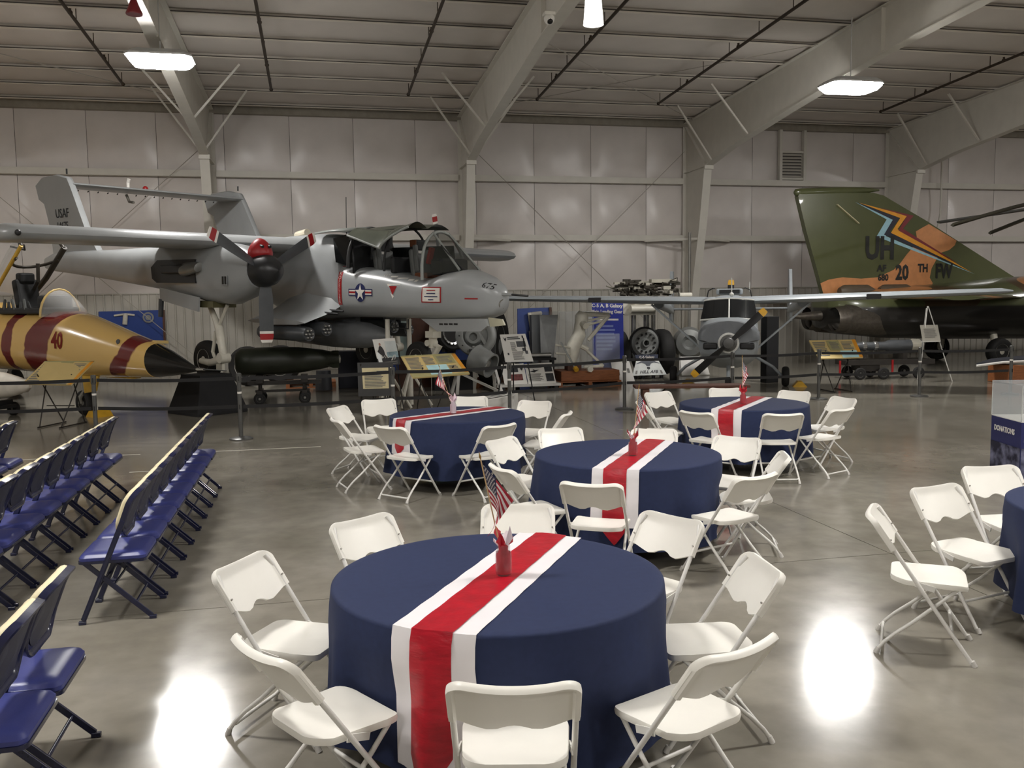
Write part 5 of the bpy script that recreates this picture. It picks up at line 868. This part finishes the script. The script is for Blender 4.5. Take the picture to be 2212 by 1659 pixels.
t = thing('lugged_tyre', 'black lugged tyre with bolted steel rim leaning on a blue backing', 'tyre display', (3.0, 20.7, 0)); ax_ = V((.6, -1, .25)).normalized(); MB().lathe([(.24, -.14), (.36, -.16), (.4, -.1), (.4, .08), (.36, .12), (.24, .1)], 30, (0, 0, 1.3), ax_).build('tyre', M('tyre_rubber'), t, 40); MB().lathe([(.2, .06), (.22, .13), (.27, .14), (.28, .1), (.24, .06)], 30, (0, 0, 1.3), ax_).build('rim', M('bright_steel'), t, 40)
u_ = ax_.orthogonal().normalized(); w2 = ax_.cross(u_)
for k in range(16): q = V((0, 0, 1.3))+(u_*math.cos(k*pi/8)+w2*math.sin(k*pi/8))*.4; MB().box(q-ax_*.02, (.07, .1, .1)).build('tread_lug', M('tyre_rubber'), t)
for k in range(14): q = V((0, 0, 1.3))+(u_*math.cos(k*pi/7)+w2*math.sin(k*pi/7))*.255+ax_*.145; MB().ball(q, .02, 6, 4).build('rim_bolt', M('bright_steel'), t)
board(P3((-.3, .25, 1.75), (.5, .25, 1.75), (.55, .0, .7), (-.3, .0, .7)), blue_p, t, 'backing', .03); MB().box((.1, .2, .35), (.9, .5, .7)).build('plinth', blkp, t)
t = thing('big_tyre', 'big black tyre standing behind the nose of the grey airplane', 'tyre', (4.15, 21.3, 0), R(65)); wheel(t, (0, 0, .96), .96, .5, 'tyre', gm)
for s_ in (-1, 1): MB().prism([(-.5, 0), (.5, 0), (.35, .25), (-.35, .25)], s_*.25-.04, s_*.25+.04, 'y').build('cradle_rail', oak, t)
# panels behind: brown and acrylic, pale sheet
t = thing('acrylic_case', 'clear slanted acrylic guard beside the photo poster', 'acrylic case', (1.99, 23.0, 0)); acr = bpy.data.materials.new('clear_acrylic'); acr.use_nodes = True; b = acr.node_tree.nodes['Principled BSDF']; b.inputs['Base Color'].default_value = (.62, .66, .68, 1); b.inputs['Alpha'].default_value = .22; b.inputs['Roughness'].default_value = .08; b.inputs['Specular IOR Level'].default_value = .8
board(P3((-.5, .2, 1.85), (.0, .2, 1.85), (.75, -.3, .3), (.2, -.3, .3)), acr, t, 'sheet', .02); board(P3((-.75, .3, 1.8), (-.4, .3, 1.8), (.2, .25, .25), (-.75, .25, .25)), brn, t, 'brown_back', .04); MB().box((-.05, 0, .15), (1.6, .7, .3)).build('base', brn, t)
t = thing('backdrop_panels', 'brown display panel with pale sheet and red ribbon behind the nose gear', 'display panel', (2.35, 21.7, 0)); MB().box((.1, 0, .95), (.5, .06, 1.9)).build('brown_panel', brn, t); MB().box((-.25, -.05, 1.2), (.3, .03, .9)).build('pale_sheet', M('pale_green_sheet', (150, 168, 164), .5), t); MB().box((-.2, -.09, 1.3), (.04, .02, .5)).build('red_ribbon', rdp, t); MB().box((-.6, 0, .8), (.35, .05, .8)).build('blue_panel', blue_p, t); MB().box((-.25, .06, .6), (1.1, .05, 1.2)).build('frame_panel', brn, t)
# blue display boards near the wall
def bboard(c, lb, par=None): t = thing('blue_board', lb, 'display board'); board(c, blue_p, t, 'board', .05); return t
c = P3((5.5, 24.5, 1.84), (6.42, 24.5, 1.86), (6.42, 24.2, .0), (5.42, 24.2, .0)); t = bboard(c, 'blue board carrying a white landing gear strut behind the easel poster'); g = MB()
for a, b2, r_ in (((.3, .1), (.72, .08), .05), ((.72, .08), (.5, .4), .03), ((.36, .1), (.42, .35), .06), ((.42, .35), (.45, .55), .1), ((.45, .55), (.42, .9), .04), ((.5, .5), (.6, .62), .03), ((.6, .62), (.5, .8), .025)): g.cyl(bil(c, *a, .08), bil(c, *b2, .08), r_, n=10)
g.build('strut_relief', whg, t, 40); MB().cyl(bil(c, .39, .15, .05), bil(c, .39, .15, .16), .05, n=12).build('brass_cap', M('brass', (170, 120, 50), .35, .6), t); MB().bar(bil(c, 1.02, 0), bil(c, 1.02, 1), .07, .08).build('wood_edge', brn, t)
c = P3((-6.27, 28.78, 1.9), (-4.47, 28.78, 1.92), (-4.47, 28.78, .95), (-6.27, 28.78, .95)); t = bboard(c, 'wide blue board with round emblem against the wall behind the striped jet'); g = MB(); g.cyl(bil(c, .42, .08, .04), bil(c, .4, .42, .04), .07, n=10); g.cyl(bil(c, .24, .14, .04), bil(c, .42, .1, .04), .03, n=8); g.cyl(bil(c, .42, .1, .04), bil(c, .56, .14, .04), .03, n=8); g.build('strut_relief', whg, t, 40)
for r_, m_ in ((.16, gm), (.11, blue_p), (.08, gm)): MB().cyl(bil(c, .77, .22, .01), bil(c, .77, .22, .05+.1*(.16-r_)), r_, n=24).build('emblem_ring', m_, t)
MB().bar(bil(c, 1.01, 0), bil(c, 1.01, 1), .06, .08).build('wood_edge', brn, t)
# white strut on a wooden block
t = thing('landing_gear_strut', 'white landing gear strut mounted upright on a wooden block', 'landing gear', (6.32, 20.9, .136))
MB().box((.05, 0, .12), (1.45, .8, .24)).build('wood_block', oak, t, bevel=.01); MB().box((-.3, -.1, .32), (.34, .3, .16)).build('wood_block', brn, t)
g = MB(); g.tube([(-.33, 0, .38), (-.3, 0, .55), (-.25, 0, .8), (-.1, 0, 1.1), (-.1, 0, 1.35)], [.13, .15, .17, .16, .12], 16); g.tube([(-.1, 0, 1.3), (-.05, -.02, 1.5), (.0, -.02, 1.62)], [.12, .17, .12], 14); g.build('strut_body', whg, t, 40)
for a, b2, r_ in (((0, -.05, 1.58), (.62, -.1, 1.55), .055), ((.62, -.1, 1.55), (.1, -.05, .95), .05), ((.05, 0, 1.4), (.6, -.1, 1.52), .03), ((.0, 0, 1.3), (.45, -.08, 1.4), .03), ((-.35, -.1, .78), (-.75, -.2, .86), .025), ((-.3, -.1, .62), (-.75, -.2, .66), .025), ((.05, -.05, .72), (.45, -.15, .32), .035), ((.0, -.05, .3), (.45, -.15, .32), .04), ((-.12, 0, .84), (.1, -.05, .72), .06)): MB().tube([a, b2], r_, 8).build('link_arm', whg, t, 40)
MB().cyl((-.06, -.1, 1.36), (-.02, -.28, 1.3), .08, n=16).build('oleo_end', whg, t, 40); MB().cyl((-.07, -.06, 1.4), (-.06, -.1, 1.38), .085, n=16).build('black_collar', blk, t); MB().cyl((.02, -.4, .28), (.02, -.5, .28), .075, n=6).build('hex_nut', whg, t); MB().tube([(-.62, -.2, .92), (-.35, -.48, .3)], .02, 8).build('yellow_rod', gm, t); MB().cyl((-.35, -.46, .32), (-.33, -.53, .27), .06, n=8).build('yellow_cap', ylw, t)
t = thing('acrylic_guard', 'clear acrylic sheets standing around the white landing gear strut', 'acrylic guard', (6.2, 21.6, 0)); board(P3((-1.0, .0, 1.78), (.6, .0, 1.78), (.6, -.1, .02), (-1.0, -.1, .02)), acr, t, 'sheet', .015); board(P3((-.85, -.25, 1.7), (-.35, -.1, 1.7), (-.55, -.3, .4), (-.85, -.35, .4)), M('pale_grey_sheet', (150, 152, 152), .3), t, 'pale_panel', .01); board(P3((.66, .06, 1.2), (1.3, .06, 1.2), (1.3, .02, .02), (.66, .02, .02)), acr, t, 'sheet', .015); MB().box((-.75, .4, .85), (.4, .05, 1.7)).build('dark_panel', M('dark_slate_panel', (52, 54, 62), .5), t)  # the pale panel is a plain opaque grey sheet
# blue title poster
c = P3((6.84, 21.85, 2.0), (7.66, 21.85, 1.98), (7.66, 21.78, .0), (6.84, 21.78, .0)); t = thing('title_poster', 'tall blue poster headed Main Landing Gear', 'poster'); board(c, M('blue_poster', (44, 56, 150), .5, var=.1), t, 'sheet', .03); txt('C-5 A, B Galaxy', c, .48, .045, .125, wht, t); txt('Main Landing Gear', c, .47, .12, .12, wht, t, .9); lines(c, .08, .85, .2, .24, 1, wht, t, 2); lines(c, .12, .8, .28, .62, 7, M('pale_blue_print', (120, 132, 190), .6), t, 3)
for x in (6.9, 7.45): MB().tube([(x, 21.89, 1.3), (x, 21.98, .0)], .015, 6).build('prop_leg', stl, t)
t = thing('leaflet_stand', 'white leaflet board leaning before the blue title poster', 'leaflet board'); c = P3((7.2, 21.5, .55), (7.68, 21.48, .55), (7.78, 21.3, .0), (7.24, 21.3, .0)); board(c, pap, t, 'board', .02); mark(c, .2, .5, .35, .7, gink, t); mark(c, .5, .5, .62, .7, gink, t); mark(c, .75, .4, .88, .6, gink, t)
# heavy main landing gear
LG = thing('main_landing_gear', 'huge main landing gear with black tyres and lettered splash plate', 'landing gear', (8.39, 22.4, 0)); tyre = M('tyre_rubber')
for x, y, a in ((-.62, .25, 90), (.62, .25, 90), (-.5, 1.3, 90), (.5, 1.3, 90)): wheel(LG, (x, y, .64), .62, .42, 'tyre', M('cream_wheel', (186, 182, 150), .5), (1, 0, 0))
MB().lathe([(.33, 0), (.37, .06), (.37, .2), (.3, .26), (.12, .22), (.1, .3), (.07, .3), (.07, .1)], 32, (0, 0, .92), (0, -1, 0)).build('brake_hub', gm, LG, 40)
for k in range(12): MB().cyl((.24*math.cos(k*pi/6), -.25, .92+.24*math.sin(k*pi/6)), (.24*math.cos(k*pi/6), -.275, .92+.24*math.sin(k*pi/6)), .03, n=8).build('rotor_slot', blk, LG)
MB().lathe([(.36, .03), (.42, .1), (.42, .16), (.36, .16)], 32, (0, 0, .92), (0, -1, 0)).build('brake_ring', blk, LG, 40); MB().rings([[(x, y, z) for x, z in ((-.4, .95), (-.3, 1.2), (-.2, .6), (.2, .6), (.3, 1.2), (.4, .95), (.28, .45), (-.28, .45))] for y in (-.12, -.02)]).build('brake_yoke', gm, LG)
g = MB(); g.cyl((-.18, .2, 1.0), (-.18, .2, 1.9), .07, n=12); g.cyl((.18, .2, 1.0), (.18, .2, 1.9), .08, n=12); g.cyl((-.45, .4, .9), (-.45, .4, 2.0), .05, n=10); g.cyl((.45, .4, .9), (.45, .4, 2.0), .06, n=10); g.build('oleo_post', M('bright_steel'), LG, 40)
g = MB(); g.box((0, .2, 1.72), (.75, .3, .16)); g.cyl((-.33, .0, 1.8), (.33, .0, 1.8), .1, n=14); g.prism([(-.9, 1.98), (.42, 1.98), (.4, 1.65), (-.45, 1.65)], .1, .5, 'y'); g.cyl((-.25, .1, 1.95), (-.25, .1, 2.18), .1, n=12); g.cyl((.05, .1, 1.95), (.05, .1, 2.2), .1, n=12); g.build('upper_fitting', whg, LG, 40)
rd = random.Random(3); dkm = M('oily_metal', (58, 54, 46), .45, .5); ltm = M('pale_alloy', (178, 174, 160), .4, .4)
for i in range(90):
    a = V((rd.uniform(-.75, 1.0), rd.uniform(-.25, .5), rd.uniform(2.16, 2.56))); k = rd.random()
    if k < .4: MB().box(a, (rd.uniform(.06, .24), rd.uniform(.06, .2), rd.uniform(.04, .1))).build('actuator_block', (dkm, ltm, dkm)[i % 3], LG)
    elif k < .75: MB().tube([a, a+V((rd.uniform(-.25, .25), 0, rd.uniform(-.1, .1))), a+V((rd.uniform(-.3, .3), .1, rd.uniform(-.12, .05)))], rd.uniform(.012, .03), 6).build('hydraulic_line', (dkm, ltm)[i % 2], LG)
    else: MB().cyl(a, a+V((rd.uniform(.1, .3), 0, rd.uniform(-.03, .03))), rd.uniform(.03, .06), n=10).build('actuator', (ltm, dkm)[i % 2], LG)
MB().box((.15, .2, 2.4), (1.6, .3, .06)).build('actuator_beam', dkm, LG); MB().box((.6, .1, 2.53), (.7, .2, .09)).build('cover_plate', ltm, LG); MB().cyl((1.1, .2, 2.15), (1.45, .2, 2.15), .07, n=12).build('hinge_pin', whg, LG)
for x in (-.3, .05, .36): MB().cyl((x, .2, 2.0), (x, .2, 2.42), .06, n=10).build('beam_post', dkm, LG)
pc = P3((-.32, -.30, .62), (.32, -.30, .62), (.3, -.33, .5), (-.3, -.33, .5)); board(pc, M('dark_blue_plate', (48, 54, 76), .5), LG, 'name_plate', .02); txt('C-5 Galaxy', pc, .5, .55, .09, wht, LG)
sc_ = P3((-.29, -.34, .5), (.29, -.34, .5), (.47, -.52, .1), (-.47, -.52, .1)); board(sc_, M('silver_splash_plate', (176, 178, 174), .4, .2), LG, 'splash_plate', .03); txt('HILL AFB', sc_, .5, .8, .12, ink, LG, 1.05); MB().add([bil(sc_, u, v, .006) for u, v in ((.0, .3), (.2, .12), (.36, .1), (.42, .0), (.58, .0), (.64, .1), (.8, .12), (1, .3), (.75, .22), (.62, .28), (.56, .42), (.44, .42), (.38, .28), (.25, .22))], [tuple(range(14))]).build('eagle_print', M('slate_print', (56, 62, 74), .5), LG); MB().add([bil(sc_, u, v, .007) for u, v in ((.45, .48), (.55, .48), (.55, .6), (.5, .66), (.45, .6))], [tuple(range(5))]).build('shield_print', ink, LG)
for u in (.1, .88): mark(sc_, u-.03, .7, u+.03, .92, gink, LG, 'badge_print', .006)
for x in (-.36, -.14, .14, .36): MB().cyl((x, -.42, 0), (x, -.42, .1), .05, n=10).build('caster', blk, LG)
t = thing('brake_display', 'second grey wheel hub display half hidden behind the high-wing airplane strut', 'wheel display', (9.95, 23.0, 0)); MB().lathe([(.12, .1), (.2, .2), (.36, .16), (.44, .05), (.44, -.2), (.1, -.2)], 28, (0, 0, .85), (-.3, -1, .1)).build('hub', gm, t, 40); MB().box((0, .15, .3), (.6, .4, .6)).build('stand', M('white_cart'), t); board(P3((-.4, -.35, .5), (.3, -.35, .5), (.35, -.6, .02), (-.45, -.6, .02)), pap, t, 'print_board', .02)
# bench, black column, tyres
t = thing('bench', 'long dark brown wooden bench behind the red jar table', 'bench', (6.75, 15.5, 0), R(-13)); MB().box((0, 0, .44), (2.1, .42, .05)).build('seat_board', brn, t, bevel=.008)
for x in (-.85, .85): MB().box((x, 0, .205), (.12, .34, .41)).build('leg', brn, t); MB().tube([(x*.85, .0, .15), (x*.55, 0, .4)], .015, 6).build('brace', stl, t)
tag(MB().box((10.75, 20.0, .8), (.32, .3, 1.6)).build('black_column', blkp, None, bevel=.01), 'tall black box column beside the high-wing airplane', 'column')
# easel sign and store trolley before the camouflaged jet
t = thing('easel_sign', 'grey text sign on a slim white tripod easel under the camouflaged jet', 'sign'); c = P3((13.95, 18.75, 1.36), (14.42, 18.75, 1.36), (14.44, 18.65, .98), (13.96, 18.65, .98)); board(c, M('pale_grey_sign', (158, 154, 142), .5), t, 'sign', .012); lines(c, .15, .9, .2, .8, 6, gink, t, 3)
for a, b2 in (((14.17, 18.8, 1.8), (13.85, 18.6, .01)), ((14.19, 18.8, 1.8), (14.75, 18.6, .01)), ((14.18, 18.85, 1.75), (14.4, 19.4, .01))): MB().tube([a, b2], .012, 6).build('easel_leg', M('white_cart'), t)
MB().box((14.18, 18.66, .97), (.5, .05, .02)).build('ledge', M('white_cart'), t)
t = thing('store_trolley', 'dark wheeled trolley under the camouflaged jet', 'trolley', (13.75, 20.1, 0), R(-8)); MB().box((.2, 0, .42), (2.3, .6, .12)).build('bed', stl, t); MB().box((-.3, 0, .3), (.5, .5, .2)).build('gear_box', stl, t)
for x in (-.6, .0, .9):
    for y in (-.36, .36): wheel(t, (x, y, .15), .15, .08, 'wheel', M('gear_grey'))
for x in (-.5, .6): MB().box((x, 0, .56), (.12, .5, .16)).build('cradle', stl, t)
t = thing('gun_pod', 'long grey gun pod lying on the dark trolley', 'gun pod', (13.85, 20.1, .805), R(-8)); MB().lathe([(.05, -1.1), (.1, -1.0), (.11, .1), (.15, .2), (.16, 1.0), (.12, 1.05)], 18, (0, 0, 0), (1, 0, 0)).build('pod_body', dgr, t, 40); MB().lathe([(.165, .75), (.17, .78), (.17, .95), (.165, .98)], 18, (0, 0, 0), (1, 0, 0)).build('pale_band', M('pale_alloy'), t)
for x in (-.8, -.5, -.2): MB().lathe([(.115, x), (.125, x+.02), (.125, x+.08), (.115, x+.1)], 14, (0, 0, 0), (1, 0, 0)).build('clamp_ring', M('bright_steel'), t)
for x, lb in ((12.62, 'red streamer tag hanging on the dark trolley near the buff panel'), (13.95, 'red streamer tag hanging by the easel sign')): tag(MB().box((x, 19.8+(13.75-x)*.14-.02, .3), (.05, .02, .36)).build('streamer_tag', rdp), lb, 'streamer')
t = thing('fin_on_pallet', 'dark pointed fin with pale edge lying on timber past the donation box', 'aircraft fin', (16.0, 18.0, 0)); MB().rings([[(x, y, z+o) for x, y, z in ((-1.1, 0, .42), (-.6, -.2, .5), (1.6, -.3, .55), (1.6, .4, .6), (-.5, .25, .5))] for o in (0, .06)]).build('fin', M('dark_slate_panel'), t); MB().tube([(-1.1, 0, .42), (-.6, -.22, .5), (1.6, -.32, .55)], .03, 6).build('pale_edge', pap, t)
for x in (-.3, .9): MB().box((x, 0, .22), (.3, .8, .42)).build('timber', oak, t)
MB().box((.8, -.35, .72), (1.2, .02, .26)).build('striped_panel', blue_p, t); MB().box((.8, -.37, .74), (1.2, .015, .05)).build('pale_stripe', M('pale_blue_print'), t)
# ================================================================== stanchions with retractable belts
sm = M('grey_stanchion', (98, 98, 96), .35, .5); belt = M('black_belt', (22, 21, 22), .7)
SP = [(-5.6, 14.9), (-3.32, 14.66), (-1.16, 14.17), (1.19, 14.55), (3.2, 14.95), (5.6, 15.9), (7.9, 16.15), (9.85, 16.3), (12.0, 16.1), (13.9, 15.8)]
SL = ['grey belt stanchion before the white drop tank', 'grey belt stanchion beside the yellow chock of the striped jet', 'grey belt stanchion before the black pedestal', 'grey belt stanchion beside the cream sign', 'grey belt stanchion beside the white floor display', 'grey belt stanchion before the white gear strut', 'grey belt stanchion before the high-wing airplane nose', 'grey belt stanchion before the buff panel of the camouflaged jet', 'grey belt stanchion before the easel sign', 'grey belt stanchion behind the donation box']
for k, ((x, y), lb) in enumerate(zip(SP, SL)):
    t = thing('belt_stanchion', lb, 'stanchion', (x, y, 0), 0, 'belt stanchions')
    MB().lathe([(.175, 0), (.175, .018), (.15, .03), (.05, .042)], 28).build('base', sm, t, 40); MB().cyl((0, 0, .03), (0, 0, .99), .032, n=16).build('post', sm, t, 40); MB().lathe([(.034, .87), (.04, .88), (.04, 1.0), (.03, 1.01), (0, 1.012)], 16).build('belt_head', sm, t, 40)
    for z in (.93, .5): MB().box((0, -.037, z), (.014, .012, .07)).build('belt_slot', blk, t)
    MB().lathe([(.0335, .70), (.0335, .73)], 14, caps=False).build('white_label', wht, t)
    if k < len(SP)-1:
        d = V((SP[k+1][0]-x, SP[k+1][1]-y, 0))
        for z in (.93, .5):
            n_ = 12; g = MB(); sd = V((-d.y, d.x, 0)).normalized()*.002
            g.rings([[d*(i/n_*(1-.1/d.length)+.05/d.length)+V((0, 0, z+o-.02*math.sin(pi*i/n_)))+s_ for o, s_ in ((-.026, sd), (.026, sd), (.026, -sd), (-.026, -sd))] for i in range(n_+1)]); g.build('belt', belt, t)
# ================================================================== donation box
Lp, Np = V((7.55, 8.85, 0)), V((7.38, 8.21, 0)); dv = (Np-Lp).normalized(); rv = V((-dv.y, dv.x, 0)); wd = .64; Rp = Np+rv*wd; Bp = Lp+rv*wd; nav = M('navy_box_print', (36, 40, 92), .45, var=.05)
t = thing('donation_box', 'navy donation box with white top and clear acrylic case, lettered DONATIONS', 'donation box'); zt = .67; Z = lambda p, z: V((p.x, p.y, z))
MB().add([Z(p, z) for z in (0, zt) for p in (Lp, Np, Rp, Bp)], [(0, 1, 2, 3), (4, 5, 6, 7), (0, 1, 5, 4), (1, 2, 6, 5), (2, 3, 7, 6), (3, 0, 4, 7)]).build('box', nav, t); MB().add([Z(p, z) for z in (zt, zt+.008) for p in (Lp, Np, Rp, Bp)], [(4, 5, 6, 7), (0, 1, 5, 4), (1, 2, 6, 5), (2, 3, 7, 6), (3, 0, 4, 7)]).build('white_top', pap, t)
fc = [Z(Lp, zt), Z(Np, zt), Z(Np, 0), Z(Lp, 0)]; txt('DONATIONS', fc, .46, .19, .085, wht, t, .9)
m = bpy.data.materials.new('night_crowd_print'); m.use_nodes = True; N = m.node_tree.nodes; L = m.node_tree.links; vz = N.new('ShaderNodeTexVoronoi'); vz.inputs['Scale'].default_value = 14; tc = N.new('ShaderNodeTexCoord'); L.new(tc.outputs['Object'], vz.inputs[0]); nz = N.new('ShaderNodeTexNoise'); nz.inputs['Scale'].default_value = 7; nz.inputs['Detail'].default_value = 6; L.new(tc.outputs['Object'], nz.inputs[0]); rp = N.new('ShaderNodeValToRGB'); rp.color_ramp.elements[0].position = .42; rp.color_ramp.elements[1].position = .72; rp.color_ramp.elements[0].color = lin((24, 24, 50))+(1,); rp.color_ramp.elements[1].color = lin((130, 132, 160))+(1,); L.new(nz.outputs[0], rp.inputs[0]); L.new(rp.outputs[0], N['Principled BSDF'].inputs['Base Color'])
mark(fc, 0.005, .42, .995, .995, m, t, 'crowd_photo'); f2 = [Z(Np, zt), Z(Rp, zt), Z(Rp, 0), Z(Np, 0)]; mark(f2, .05, .1, .13, .32, wht, t, 'white_letter'); mark(f2, 0.005, .42, .995, .995, m, t, 'crowd_photo')
for i, (a, b2) in enumerate(((Lp, Np), (Np, Rp), (Rp, Bp), (Bp, Lp))):
    MB().add([Z(p, z) for p, z in ((a, zt+.008), (b2, zt+.008), (b2, 1.07), (a, 1.07))], [(0, 1, 2, 3)]).build('acrylic_side', acr, t, solid=.006); MB().tube([Z(a, zt+.008), Z(a, 1.07)], .005, 5).build('acrylic_edge', M('pale_case_edge', (190, 192, 188), .3), t)  # pale tubes along the upright edges of the case
MB().add([Z(p, 1.07) for p in (Lp, Np, Rp, Bp)], [(0, 1, 2, 3)]).build('acrylic_top', acr, t, solid=.006); cc = (Lp+Rp)/2; MB().box((cc.x, cc.y, zt+.02), (.16, .07, .01)).build('banknote', M('banknote', (112, 120, 96), .7), t)
